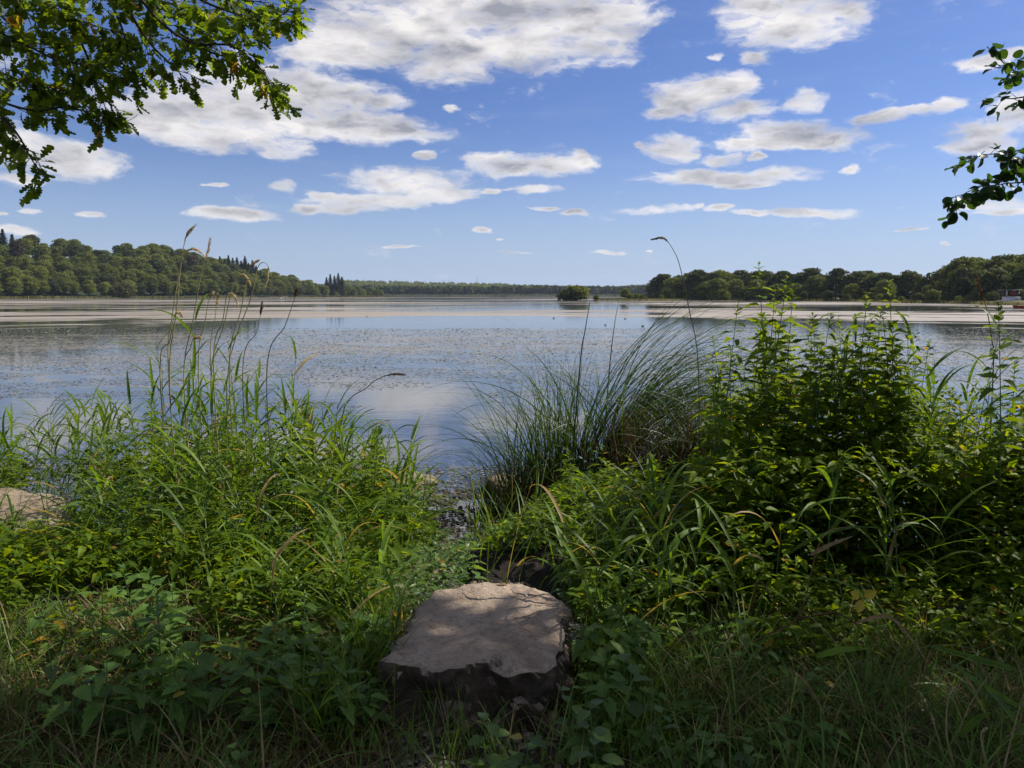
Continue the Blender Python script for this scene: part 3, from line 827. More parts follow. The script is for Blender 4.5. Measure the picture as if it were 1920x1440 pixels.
for i, (px, py, k_, s) in enumerate([(1240, 553, 's1', .55), (1262, 552, 's1', .6), (1290, 553, 's0', .6), (1330, 552, 's1', .6), (1365, 550, 's1', .7), (1400, 552, 's0', .7), (1440, 553, 's0', .7),
                       (1475, 551, 's0', .75), (1508, 547, 's0', .8), (1555, 546, 's0', .9), (1590, 552, 's1', .6), (1625, 553, 's1', .6), (1650, 552, 's1', .7), (1668, 549, 's0', .8),
                       (1690, 557, 's1', .5), (1720, 551, 's0', .8), (1750, 545, 's1', .9), (1775, 553, 's0', .7), (1798, 556, 's1', .55), (1818, 555, 's1', .55), (1835, 548, 's0', .8), (1862, 548, 's0', .8), (1912, 545, 's0', .9)]):
    d_ = float(np.interp(px, [1200, 1450, 1600, 1700, 1800, 1900, 2050], [325, 280, 242, 210, 184, 168, 150]))
    nm = 'low bush on the right shore %s' % ('left of the tallest shoot' if px < 1450 else 'below the round topped tree' if px < 1620 else 'below the dome shaped tree' if px < 1730 else 'near the hut') if px != 1798 else 'pale dome shaped bush at the water edge of the right shore'
    top_tree(px, py, d_, k_, s * 0.62, 'shore_bush', nm, 'bush', 'bushes along the right shore' if px != 1798 else None, h0=5)

# distant wood on the far hill: one mass
def distant_wood(name, n_cr, px0, px1, y0, y1, hts, mat, label, size, per):
    px = rng.uniform(px0, px1, n_cr); t = rng.random(n_cr) ** 1.2
    y = y0 + (y1 - y0) * t
    crest = np.interp(px, [a for a, b in HP1], [b for a, b in HP1])
    tt = np.clip((y - 1150) / 950.0, 0, 1)
    z = WZ + 0.3 + crest * tt ** 1.3
    x = (px - 960) / 1440 * y
    h = rng.uniform(*hts, n_cr)
    A = Acc()
    pick = np.repeat(np.arange(n_cr), per); n = len(pick)
    d = rng.normal(size=(n, 3)); d /= np.linalg.norm(d, axis=1)[:, None]; d[:, 2] = np.abs(d[:, 2]) * 1.2 - 0.25
    r = h[pick] * 0.42
    P = np.stack([x[pick] + d[:, 0] * r, y[pick] + d[:, 1] * r, z[pick] + h[pick] * 0.45 + d[:, 2] * h[pick] * 0.5], -1)
    nrm = d + rng.normal(size=(n, 3)) * 0.4
    V, F = scatter(QUAD, frames(np.cross(nrm, rng.normal(size=(n, 3))), nrm), P, size * rng.uniform(0.7, 1.4, n))
    tint = np.repeat(np.clip(rng.random(n_cr)[pick] * 0.8 + rng.normal(0, 0.08, n), 0, 0.97), 4)
    return link(name, mesh_np(name, V, F, M[mat], tint), kind='stuff', label=label, category='distant wood')
distant_wood('distant_wood', 2600, 640, 1420, 1250, 2090, (11, 15), 'wood_a', 'pale green wood covering the far hill', 3.4, 22)
distant_wood('distant_wood', 520, 600, 1330, 1130, 1190, (12, 17), 'wood_b', 'dark line of trees along the far shore', 3.2, 36)
farline = normals(resample([(shore_x(600, 1120), 1120, 0), (shore_x(1300, 1120), 1120, 0)], 20))
fringe('shore_reeds', farline, 8, 2.0, 2500, 'thin reed line along the far shore')

# wind turbines far beyond the hill
def turbine(px, pyhub, dist, rot, label):
    hub = at(px, pyhub, dist)
    o = thing('wind_turbine', (hub.x, hub.y, 0), label, 'wind turbine', 'wind turbines on the horizon')
    wm = M.setdefault('turb', plain('turbine_white', (0.35, 0.37, 0.42), (0.40, 0.42, 0.46), 1, 0.5, 0))
    link('tower', mesh_np('tower', *tube([(0, 0, -5), (0, 0, hub.z * 0.5), (0, 0, hub.z)], [3.4, 2.8, 2.0], 10), wm), o)
    nv, nf = tube([(0, -4, hub.z), (0, 0, hub.z), (0, 6, hub.z)], [1.5, 2.4, 2.0], 8)
    link('nacelle', mesh_np('nacelle', nv, nf, wm), o)
    for k in range(3):
        a = rot + k * 2.0944
        dx, dz = math.sin(a), math.cos(a)
        bv, bf = tube([(0, -4.5, hub.z), (dx * 8, -4.6, hub.z + dz * 8), (dx * 25, -5, hub.z + dz * 25), (dx * 42, -5.4, hub.z + dz * 42)], [1.2, 2.1, 1.3, 0.3], 6)
        link('blade', mesh_np('blade', bv, bf, wm), o)
turbine(831, 530, 5200, 0.2, 'leftmost of the two close wind turbines above the far wood')
turbine(838, 531, 5400, 0.9, 'wind turbine just right of its close neighbour above the far wood')
turbine(894, 528, 5000, 0.05, 'wind turbine standing alone on the horizon right of the close pair')

# lookout hut
def boxm(a, b):
    (x0, y0, z0), (x1, y1, z1) = a, b
    V = [(x0, y0, z0), (x1, y0, z0), (x1, y1, z0), (x0, y1, z0), (x0, y0, z1), (x1, y0, z1), (x1, y1, z1), (x0, y1, z1)]
    F = [(0, 3, 2, 1), (4, 5, 6, 7), (0, 1, 5, 4), (1, 2, 6, 5), (2, 3, 7, 6), (3, 0, 4, 7)]
    return np.array(V, float), np.array(F)
def bx(name, a, b, mat, par):
    return link(name, mesh_np(name, *boxm(a, b), mat), par)
M['white'] = plain('white_paint', (0.62, 0.60, 0.62), (0.72, 0.70, 0.70), 2, 0.6, 0)
M['redboard'] = plain('red_boards', (0.16, 0.03, 0.03), (0.26, 0.05, 0.045), 3, 0.7, 0)
M['darkwood'] = plain('dark_wood', (0.03, 0.02, 0.018), (0.06, 0.045, 0.04), 4, 0.8, 0)
M['roofgrey'] = plain('roof_grey', (0.16, 0.16, 0.14), (0.22, 0.21, 0.19), 4, 0.8, 0)
hp = at(1891, 571, 166)
hut = thing('lookout_hut', (hp.x, hp.y, hp.z), 'small lookout hut with white base and dark red cabin on the right shore', 'hut')
bx('base', (-0.95, -0.9, -0.6), (0.95, 0.9, 1.75), M['white'], hut)
bx('cabin', (-1.1, -1.0, 1.753), (1.35, 1.0, 3.0), M['darkwood'], hut)
bx('shutter', (-0.55, -1.06, 1.95), (0.65, -1.003, 2.75), M['redboard'], hut)
bx('corner_post', (-1.28, -1.08, 1.9), (-1.103, -0.92, 3.0), M['white'], hut)
bx('corner_post', (1.353, -1.08, 2.2), (1.5, -0.92, 3.0), M['white'], hut)
bx('roof', (-1.7, -1.6, 3.003), (1.75, 1.5, 3.18), M['roofgrey'], hut)
tv, tf = tube([(-0.75, 0, 3.15), (-0.75, 0, 4.1)], [0.05, 0.04], 6)
link('flue_pipe', mesh_np('flue_pipe', tv, tf, M['roofgrey']), hut)
sg = at(1907, 571, 164)
sign = thing('sign', (sg.x, sg.y, sg.z), 'white polygonal sign with dark marks standing right of the lookout hut', 'sign')
ang = [(-0.75, 0.45), (-0.75, 1.25), (-0.3, 1.75), (0.45, 1.75), (0.72, 1.5), (0.72, 0.75), (0.35, 0.45), (-0.2, 0.35)]
V = [(a, 0, b) for a, b in ang] + [(a, 0.06, b) for a, b in ang]
n = len(ang)
F4_ = [[i, (i + 1) % n, (i + 1) % n + n, i + n] for i in range(n)]
me = bpy.data.meshes.new('board'); me.from_pydata(V, [], [list(range(n)), list(range(2 * n - 1, n - 1, -1))] + F4_); me.materials.append(M['white'])
link('board', me, sign)
bx('post', (-0.05, 0.065, -0.6), (0.05, 0.16, 1.4), M['darkwood'], sign)
mk = Acc()
for a, b in [((-0.55, -0.02, 0.95), (-0.42, -0.004, 1.3)), ((-0.25, -0.02, 1.05), (-0.1, -0.004, 1.35)), ((-0.1, -0.02, 0.9), (0.15, -0.004, 1.08)), ((0.12, -0.02, 1.1), (0.3, -0.004, 1.2)), ((0.4, -0.02, 1.05), (0.55, -0.004, 1.3))]:
    mk.add(*boxm(a, b))
link('dark_marks', mk.mesh('dark_marks', M['darkwood']), sign)
# red boat by the right edge
bp = at(1918, 577, 122)
bv = []
hull = [(-1.9, 0.02, 0.45), (-1.3, 0.42, 0.4), (0, 0.6, 0.38), (1.3, 0.55, 0.4), (1.8, 0.45, 0.42)]
top = [(x, -w, z) for x, w, z in hull] + [(x, w, z) for x, w, z in hull[::-1]]
bot = [(x * 0.85, y * 0.6, -0.08) for x, y, z in top]
inn = [(x * 0.95, y * 0.88, z) for x, y, z in top]; inb = [(x * 0.82, y * 0.5, 0.05) for x, y, z in top]
Vb = top + bot + inn + inb; k = len(top)
Fb = []
for i in range(k):
    j = (i + 1) % k
    Fb += [[i, j, k + j, k + i], [2 * k + j, 2 * k + i, 3 * k + i, 3 * k + j], [j, i, 2 * k + i, 2 * k + j]]
boat = thing('rowing_boat', (bp.x, bp.y, WZ), 'red rowing boat on the water at the right edge', 'boat', rz=0.15)
me = bpy.data.meshes.new('hull'); me.from_pydata(Vb, [], Fb + [list(range(2 * k - 1, k - 1, -1)), list(range(3 * k, 4 * k))]); me.materials.append(M.setdefault('redboat', plain('red_paint', (0.30, 0.05, 0.035), (0.36, 0.07, 0.05), 2, 0.5, 0)))
link('hull', me, boat)
bx('seat', (-0.15, -0.5, 0.28), (0.15, 0.5, 0.32), M['darkwood'], boat)

# water birds
def bird_mesh():
    V, F = [], []
    prof_ = [(-0.20, 0.01, 0.10), (-0.15, 0.05, 0.08), (-0.06, 0.085, 0.06), (0.05, 0.085, 0.06), (0.13, 0.05, 0.08), (0.165, 0.03, 0.13), (0.175, 0.028, 0.18), (0.20, 0.036, 0.215), (0.235, 0.025, 0.21), (0.275, 0.008, 0.20)]
    return tube([(x, 0, z) for x, r, z in prof_], [r for x, r, z in prof_], 8)
M['duck'] = plain('duck_feathers', (0.03, 0.025, 0.02), (0.08, 0.06, 0.045), 10, 0.7, 0)
M['swan'] = plain('swan_feathers', (0.75, 0.75, 0.72), (0.8, 0.8, 0.78), 10, 0.7, 0)
dm = mesh_np('duck', *bird_mesh(), M['duck'], None, True)
sm = mesh_np('swan', *bird_mesh(), M['swan'], None, True)
def waterpt(px, py):
    d = pxray(px, py); t = (WZ - CAM_H) / d.z
    return Vector((0, 0, CAM_H)) + d * t
for px, py in [(1038, 597), (1135, 610), (1172, 598), (1205, 612), (688, 594), (755, 583), (787, 583), (1042, 577), (588, 579), (820, 577), (565, 576)]:
    p = waterpt(px, py)
    o = solo('duck', dm, 'small dark duck swimming on the open water far out', 'duck', 'ducks on the lake', Matrix.Translation(p) @ Matrix.Rotation(RD.uniform(0, 6.28), 4, 'Z') @ Matrix.Scale(0.48, 4))
for px, py, s, lb in [(528, 561.5, 5, 'white swan resting by the reeds of the left shore'), (1176, 570, 2.2, 'white bird on the weed mat before the spit')]:
    p = waterpt(px, py)
    solo('swan', sm, lb, 'bird', None, Matrix.Translation(p) @ Matrix.Scale(s, 4))

# ------------------------------------------------------------------ air
m = bpy.data.materials.new('thin_haze'); m.use_nodes = True; m.node_tree.nodes.clear(); g = NG(m.node_tree)
vv = g.n('ShaderNodeVolumePrincipled')
vv.inputs['Color'].default_value = (0.62, 0.76, 1.0, 1); vv.inputs['Density'].default_value = 0.00008; vv.inputs['Anisotropy'].default_value = 0.2
oo = g.n('ShaderNodeOutputMaterial'); g.t.links.new(vv.outputs[0], oo.inputs['Volume'])
link('haze', mesh_np('haze', *boxm((-6500, -1000, -4), (6500, 6800, 165)), m), kind='stuff', label='thin blue summer haze over the lake', category='haze')

# ------------------------------------------------------------------ stones
def rock(name, outline, z_top, z_bot, mat, label, seed=0, rough=0.03, dome=0.03, cat='stone', flare=1.05, tilt=(0, 0), undercut=0.0, group=None, edge=0.02):
    P = np.array(outline, float); c = P.mean(0)
    na, nt, ns = 180, 26, 18
    Pc = np.vstack([P, P[:1]]) - c
    ang_ = np.unwrap(np.arctan2(Pc[:, 1], Pc[:, 0]))
    if ang_[-1] < ang_[0]: ang_ = ang_[::-1]; Pc = Pc[::-1]
    rr = np.hypot(Pc[:, 0], Pc[:, 1])
    th = ang_[0] + np.arange(na) / na * 2 * math.pi
    R_ = np.interp(th, ang_, rr)
    Rn = np.array([noise.fractal(Vector((math.cos(t) * 2.5 + seed, math.sin(t) * 2.5, seed * 1.3)), 0.8, 2.1, 5) for t in th])
    R_ = R_ * (1 + Rn * edge * 2.2)
    V = [(0, 0, z_top + dome)]
    H = z_top - z_bot
    for i in range(1, nt + ns + 1):
        for j in range(na):
            if i <= nt:
                f = (i / nt) ** 0.8; r_ = R_[j] * f * 0.97; z = z_top + dome * (1 - f * f)
                if f > 0.84: z -= 0.018 * ((f - 0.84) / 0.16) ** 2
            else:
                g_ = (i - nt) / ns
                r_ = R_[j] * (0.985 + (flare - 1) * g_ - undercut * math.sin(min(1, g_ * 1.2) * math.pi))
                z = z_top - 0.018 - (H - 0.018) * g_
            x = math.cos(th[j]) * r_; y = math.sin(th[j]) * r_
            q = Vector((x * 5 + seed, y * 5, z * 5))
            if i > nt - 1:
                nn = noise.fractal(q * 1.1, 0.75, 2.1, 6) * rough * 1.1
                x += math.cos(th[j]) * nn; y += math.sin(th[j]) * nn
                z += noise.fractal(q * 1.7 + Vector((9, 1, 4)), 0.8, 2.1, 4) * rough * 0.35
            else:
                z += noise.fractal(q * 0.9, 0.8, 2.1, 7) * rough * 0.42 + noise.noise(q * 5) * 0.0018 + noise.noise(q * 11) * 0.0012
                # chipped rim
                z -= max(0, noise.noise(Vector((math.cos(th[j]) * 6, math.sin(th[j]) * 6, seed))) - 0.05) * 0.045 * max(0, (i / nt - 0.86) / 0.14)
            V.append((x, y, z + tilt[0] * x + tilt[1] * y))
    F3_ = [[0, 1 + j, 1 + (j + 1) % na] for j in range(na)]
    F4_ = [[1 + (i - 1) * na + j, 1 + i * na + j, 1 + i * na + (j + 1) % na, 1 + (i - 1) * na + (j + 1) % na] for i in range(1, nt + ns) for j in range(na)]
    me = mesh_np(name, V, [np.array(F3_), np.array(F4_)], mat, None, True)
    return solo(name, me, label, cat, group, Matrix.Translation((c[0], c[1], 0)))

def plane_pt(px, py, z):
    d = pxray(px, py); t = (z - CAM_H) / d.z
    return (d.x * t, d.y * t)
ZT = 0.27
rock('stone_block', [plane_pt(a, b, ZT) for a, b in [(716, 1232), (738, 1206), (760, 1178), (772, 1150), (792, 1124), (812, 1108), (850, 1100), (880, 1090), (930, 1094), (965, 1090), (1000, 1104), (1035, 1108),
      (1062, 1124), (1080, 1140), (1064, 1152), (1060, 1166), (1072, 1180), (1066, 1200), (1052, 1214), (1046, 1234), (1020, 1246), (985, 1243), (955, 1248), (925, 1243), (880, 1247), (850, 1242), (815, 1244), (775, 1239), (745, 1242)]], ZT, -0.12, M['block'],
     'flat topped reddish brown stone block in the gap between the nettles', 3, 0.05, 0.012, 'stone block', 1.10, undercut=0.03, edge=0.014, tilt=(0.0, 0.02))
rock('boulder', [plane_pt(a, b, 0.02) for a, b in [(-120, 955), (-60, 925), (20, 915), (75, 925), (120, 955), (125, 985), (60, 1000), (-60, 1005)]], 0.02, -0.7, M['pale'],
     'sunlit pale boulder at the left edge among the nettles', 7, 0.05, 0.06)
rock('boulder', [plane_pt(a, b, -0.02) for a, b in [(-90, 1060), (-40, 1030), (30, 1035), (60, 1055), (30, 1080), (-60, 1085)]], -0.02, -0.5, M['pale'],
     'low brown stone at the left edge below the pale boulder', 8, 0.04, 0.04)
rock('boulder', [plane_pt(a, b, 0.10) for a, b in [(880, 1020), (900, 985), (960, 965), (1040, 955), (1100, 985), (1130, 1040), (1080, 1085), (960, 1080)]], -0.02, -0.6, M['shaderock'],
     'boulder darkened in colour for shade behind the flat topped block', 9, 0.07, 0.06, flare=1.12)
rock('boulder', [plane_pt(a, b, 0.04) for a, b in [(1090, 955), (1120, 915), (1190, 905), (1265, 930), (1300, 975), (1240, 1010), (1140, 1005)]], 0.04, -0.6, M['shaderock'],
     'second boulder darkened in colour for shade, half hidden right of the first one', 12, 0.06, 0.08, flare=1.15)
rock('flat_rock', [plane_pt(a, b, WZ + 0.05) for a, b in [(700, 897), (725, 885), (765, 881), (795, 888), (822, 902), (795, 903), (750, 905)]], WZ + 0.05, WZ - 0.2, M['pale'],
     'flat pale rock lying in the water between the two clumps', 14, 0.02, 0.02)
rock('boulder', [plane_pt(a, b, WZ + 0.16) for a, b in [(918, 893), (932, 880), (955, 876), (972, 884), (970, 898), (940, 903)]], WZ + 0.10, WZ - 0.3, M['pale'],
     'brown stone at the waterline under the sedge clump', 15, 0.03, 0.04)
rock('flat_rock', [plane_pt(a, b, WZ + 0.05) for a, b in [(905, 945), (920, 938), (945, 938), (955, 948), (940, 955), (915, 955)]], WZ + 0.04, WZ - 0.2, M['pale'],
     'small pale stone at the foot of the sedge clump', 16, 0.02, 0.02)

# pebbles and gravel
ico = []
def pebble_tpl(seed):
    r = random.Random(seed)
    import bmesh
    bm = bmesh.new(); bmesh.ops.create_icosphere(bm, subdivisions=1, radius=0.5)
    for v in bm.verts: v.co = Vector((v.co.x * r.uniform(0.8, 1.2), v.co.y * r.uniform(0.7, 1.1), v.co.z * 0.5 * r.uniform(0.7, 1.2)))
    V = np.array([v.co[:] for v in bm.verts]); F = np.array([[v.index for v in f.verts] for f in bm.faces]); bm.free()
    return V, F
PEB = pebble_tpl(4)
def rotz(n):
    a = rng.uniform(0, 6.28, n); b = rng.normal(0, 0.25, n)
    R_ = np.zeros((n, 3, 3)); c, s = np.cos(a), np.sin(a); cb, sb = np.cos(b), np.sin(b)
    R_[:, 0, 0] = c; R_[:, 0, 1] = -s * cb; R_[:, 0, 2] = s * sb; R_[:, 1, 0] = s; R_[:, 1, 1] = c * cb; R_[:, 1, 2] = -c * sb; R_[:, 2, 1] = sb; R_[:, 2, 2] = cb
    return R_
def gravel(name, n, xr, yr, smin, smax, mat, label):
    x = rng.normal((xr[0] + xr[1]) / 2, (xr[1] - xr[0]) / 3.2, n); y = rng.uniform(*yr, n)
    z = ground_h(x, y) + 0.004
    S = smin * (smax / smin) ** (rng.random(n) ** 2.2)
    V, F = scatter(PEB, rotz(n), np.stack([x, y, z], -1), S)
    return link(name, mesh_np(name, V, F, mat, np.repeat(rng.random(n), len(PEB[0]))), kind='stuff', label=label, category='gravel')
def pebmat(name, a, b, c_):
    m, g = newmat(name)
    t_ = g.n('ShaderNodeAttribute', attribute_name='tint').outputs['Fac']
    cr = g.n('ShaderNodeValToRGB'); e = cr.color_ramp.elements
    e[0].color = (*a, 1); e[1].color = (*c_, 1); x = e.new(0.5); x.color = (*b, 1)
    g.set(cr.inputs[0], t_)
    p = g.n('ShaderNodeBsdfPrincipled'); g.set(p.inputs['Base Color'], cr.outputs[0]); p.inputs['Roughness'].default_value = 0.75
    return finish(m, g, p.outputs[0])
M['gravel'] = pebmat('grey_gravel', (0.10, 0.08, 0.062), (0.19, 0.16, 0.13), (0.34, 0.29, 0.25))
M['shingle'] = pebmat('warm_shingle', (0.09, 0.06, 0.045), (0.18, 0.13, 0.10), (0.36, 0.29, 0.24))
gravel('gravel', 5500, (-0.75, 0.25), (1.9, 2.75), 0.008, 0.05, M['gravel'], 'grey gravel on the ground in front of the stone block')
gravel('shingle', 8000, (-1.0, 0.3), (4.0, 7.6), 0.012, 0.07, M['shingle'], 'pinkish shingle on the gap leading down to the water')

# ------------------------------------------------------------------ floating pondweed close by (countless)
n = 120000
yy = np.exp(rng.uniform(math.log(7.7), math.log(48), n))
xx = rng.uniform(-0.78, 0.78, n) * yy
dn = np.array([noise.noise(Vector((a * 0.28, b * 0.6, 1.0))) + 0.5 * noise.noise(Vector((a * 1.1, b * 2.2, 5.0))) for a, b in zip(xx, yy)])
want = np.interp(yy, [7.7, 8.6, 9.6, 13.0, 16.0, 22, 48], [0.50, 0.38, -0.55, -0.42, -0.05, 0.40, 0.45])
keep = dn < want - 0.05
xx, yy = xx[keep], yy[keep]; n = len(xx)
S = 0.034 * (yy / 14) ** 0.65 * rng.uniform(0.5, 1.6, n)
Rm = rotz(n)
V, F = scatter(QUAD, Rm, np.stack([xx, yy, np.full(n, WZ + 0.006)], -1), S)
V[:, 2] = WZ + 0.004 + (V[:, 2] - WZ) * 0.35
link('pondweed', mesh_np('pondweed', V, F, M['padweed'], np.repeat(rng.random(n) * 0.97, 4)), kind='stuff', label='scattered brown pondweed leaves floating on the lake', category='pondweed')

n = 5200
yy = rng.uniform(5.9, 9.0, n); xx = rng.uniform(-1.6, 0.9, n)
dn = np.array([noise.noise(Vector((a * 1.6, b * 2.4, 21.0))) for a, b in zip(xx, yy)])
kp = dn < np.interp(yy, [5.9, 7.2, 8.2, 9.0], [0.6, 0.30, 0.0, -0.4])
xx, yy = xx[kp], yy[kp]; n = len(xx)
V, F = scatter(QUAD, rotz(n), np.stack([xx, yy, np.maximum(WZ + 0.008, ground_h(xx, yy) + 0.01)], -1), rng.uniform(0.015, 0.055, n))
link('drift_litter', mesh_np('drift_litter', V, F, M['litter'], np.repeat(rng.random(n) * 0.97, 4)), kind='stuff', label='brown leaf litter and weed drifted against the shore in the gap', category='litter')

# ------------------------------------------------------------------ leaf meshes
NET = [leaf_tpl(serrate(7, 0.235, 0.66, 0.17), b, f_, w, 0.12) for b, f_, w in ((0.30, 0.5, 0.0), (0.15, 0.35, 0.15), (0.5, 0.6, 0.1), (0.05, 0.25, -0.12))]
NETM = [mesh_np('nettle_leaf', V, F, M['nettle'], np.full(len(V), 0.0)) for V, F in NET]
HERB = [leaf_tpl(serrate(5, 0.38, 0.7, 0.10), b, 0.25, 0.1, 0.2) for b in (0.1, 0.3)]
HERBM = [mesh_np('herb_leaf', V, F, M['herb'], np.full(len(V), 0.0)) for V, F in HERB]
OAK_ST = [(0, 0.0), (0.10, 0.05), (0.18, 0.14), (0.24, 0.16), (0.30, 0.07), (0.38, 0.22), (0.45, 0.25), (0.51, 0.11), (0.60, 0.30), (0.68, 0.31), (0.73, 0.15), (0.82, 0.25), (0.90, 0.22), (0.96, 0.13), (1.0, 0.0)]
OAK = [leaf_tpl(OAK_ST, b, f_, 0.1, 0.05) for b, f_ in ((0.15, 0.3), (0.35, 0.5), (-0.1, 0.2))]
OAKM = [mesh_np('oak_leaf', V, F, M['oak'], np.full(len(V), 0.0)) for V, F in OAK]
ALD_ST = [(0, 0.06), (0.08, 0.24), (0.22, 0.38), (0.40, 0.45), (0.60, 0.46), (0.78, 0.38), (0.92, 0.22), (0.98, 0.06)]
ALD = [leaf_tpl(ALD_ST, b, f_, 0.08, 0.22) for b, f_ in ((0.15, 0.25), (0.3, 0.45), (0.05, 0.1))]
ALDM = [mesh_np('alder_leaf', V, F, M['alder'], np.full(len(V), 0.0)) for V, F in ALD]

# ------------------------------------------------------------------ where a plant stands, in words
def zone(px, d):
    Z = [(120, 'by the pale boulder'), (230, 'right of the pale boulder'), (340, 'below the tallest seed head'), (440, 'below the hooked seed head'), (540, 'below the leaning thin stalk'),
         (640, 'above the brown straw'), (740, 'left of stone block'), (860, 'at the edge of the gap'), (1000, 'beside the dark boulder'), (1100, 'below the left sedge'), (1220, 'below the large sedge'),
         (1340, 'below the dead brown reeds'), (1430, 'left of the tallest shoot'), (1520, 'under the tallest shoot'), (1620, 'under the middle shoots'), (1700, 'left of the curving shoot'),
         (1780, 'under the curving shoot'), (1860, 'by the bright water gap'), (9999, 'at the right edge')]
    z = [w for a, w in Z if px < a][0]
    row = 'front row' if d < 3.4 else 'second row' if d < 4.0 else 'third row' if d < 4.7 else 'fourth row' if d < 5.5 else 'back row'
    return z, row
def hword(h): return 'tiny' if h < 0.3 else 'short' if h < 0.5 else 'middling' if h < 0.8 else 'high' if h < 1.2 else 'very tall'

# ------------------------------------------------------------------ nettles
def nettle_proto(h, seed, lsize=0.085, bare=0.22, leanx=0.10):
    r = random.Random(seed)
    a = r.uniform(0, 6.28); lean = r.uniform(0.03, leanx) * h
    pts = [(0, 0, 0), (math.cos(a) * lean * 0.2, math.sin(a) * lean * 0.2, h * 0.35), (math.cos(a) * lean * 0.55, math.sin(a) * lean * 0.55, h * 0.7), (math.cos(a) * lean, math.sin(a) * lean, h)]
    sp = spline(pts, 9)
    sv, sf = tube(sp, [0.0045 * (1 - 0.7 * i / 8) * (0.7 + 0.3 * h) for i in range(9)], 5)
    stem = mesh_np('nettle_stem', sv, sf, M['stem'], None, True)
    leaves = []
    z = h * bare; az_ = r.uniform(0, 6.28)
    def pos(zz):
        t = zz / h * 8; k = min(7, int(t)); return sp[k].lerp(sp[k + 1], t - k)
    while z < h:
        t = z / h
        L = lsize * (0.55 + 0.9 * math.sin(math.pi * min(1, t * 0.95 + 0.08)) ** 0.7) * (1.0 if t < 0.88 else max(0.5, 1 - (t - 0.88) * 4.0))
        p = pos(z)
        for sgn in (0, math.pi):
            b = az_ + sgn + r.uniform(-0.25, 0.25)
            elv = r.uniform(-0.25, 0.25) + (0.7 if t > 0.93 else 0.12)
            d = np.array([[math.cos(b) * math.cos(elv), math.sin(b) * math.cos(elv), math.sin(elv)]])
            up = np.array([[r.uniform(-.35, .35), r.uniform(-.35, .35), 1.0]])
            leaves.append((r.randrange(4), frames(d, up)[0], np.array(p), L * r.uniform(0.8, 1.15)))
        # small side shoots: a second pair of short leaves
        if t > 0.3 and r.random() < 0.5:
            for sgn in (0, math.pi):
                b = az_ + sgn + r.uniform(0.5, 1.1)
                d = np.array([[math.cos(b) * .9, math.sin(b) * .9, 0.35]])
                leaves.append((r.randrange(4), frames(d, np.array([[0, 0.2, 1.0]]))[0], np.array(p), L * 0.5))
        az_ += math.pi / 2 + r.uniform(-0.2, 0.2)
        z += (0.070 if t < 0.5 else 0.052 if t < 0.88 else 0.028) * (0.8 + 0.18 * h)
    A = Acc()
    for k, Rm_, T_, s_ in leaves:
        V, F = scatter(NET[k], Rm_[None], T_[None], np.array([s_]))
        A.add(V, F, r.random() * 0.95)
    return dict(stem=stem, leaves=leaves, joined=A.mesh('nettle_foliage', M['nettle']), h=h)
NP = [nettle_proto(h, 100 + i, ls, ba) for i, (h, ls, ba) in enumerate([(0.28, .075, .1), (0.36, .08, .1), (0.48, .085, .12), (0.62, .09, .15), (0.8, .095, .2), (0.8, .09, .2), (1.0, .095, .25), (1.0, .09, .25),
                                                         (1.25, .095, .3), (1.25, .10, .3), (1.6, .10, .4), (1.6, .095, .4), (1.9, .10, .45)])]
count = {'leaf': 0}
MASS = []
def put_nettle(x, y, h, label, group, leafobj, name='nettle', rz=None, z=None):
    if not leafobj and group and y > 4.75:
        MASS.append((x, y, h)); return None      # hidden back rows: joined below
    c = sorted(NP, key=lambda p: abs(p['h'] - h) + RD.uniform(0, 0.12))[0]
    s = h / c['h']
    s = min(1.25, max(0.8, s))
    o = thing(name, (x, y, gh(x, y) - 0.02 if z is None else z), label, 'nettle', group, RD.uniform(0, 6.28) if rz is None else rz, s)
    tl_ = 0.05 if group is None else 0.12 if h < 1.3 else 0.17
    o.rotation_euler.x = RD.uniform(-tl_, tl_) * 0.7; o.rotation_euler.y = RD.uniform(-tl_, tl_)
    link('stem', c['stem'], o)
    if leafobj:
        for k, Rm_, T_, s_ in c['leaves']:
            link('leaf', NETM[k], o, m4(Rm_, T_, s_)); count['leaf'] += 1
    else:
        link('foliage', c['joined'], o, kind='stuff')
    return o

def ztop_left(px, d):
    z = np.interp(d, [2.6, 3.1, 3.5, 4.0, 4.5, 5.0, 5.6, 6.3, 7.2], [0.10, 0.22, 0.36, 0.50, 0.64, 0.78, 0.88, 0.92, 0.82])
    cap = at(px, float(np.interp(px, [0, 60, 150, 300, 400, 500, 600, 680, 740, 800, 850], [800, 790, 770, 735, 720, 740, 765, 800, 845, 930, 1030])), d).z
    if px < 150 and d < 6.2: cap = min(cap, at(px, 985 - max(0, px - 100) * 2, d).z)
    return min(z, cap)
def ztop_right(px, d):
    if px < 1340:
        z = np.interp(d, [2.6, 3.2, 3.6, 4.2, 5.0, 6.0, 7.0], [0.12, 0.26, 0.40, 0.54, 0.54, 0.42, 0.25])
        cap = at(px, float(np.interp(px, [870, 930, 1000, 1060, 1150, 1250, 1340], [1045, 975, 915, 855, 820, 785, 700])), d).z
    else:
        z = np.interp(d, [2.8, 3.2, 3.6, 4.0, 4.5, 5.0, 6.0], [0.18, 0.32, 0.62, 0.95, 1.32, 1.50, 1.45])
        cap = at(px, float(np.interp(px, [1340, 1400, 1450, 1520, 1600, 1700, 1760, 1800, 1860, 1930, 2000], [680, 600, 575, 585, 590, 600, 670, 760, 760, 710, 690])), d).z
    return min(z, cap)

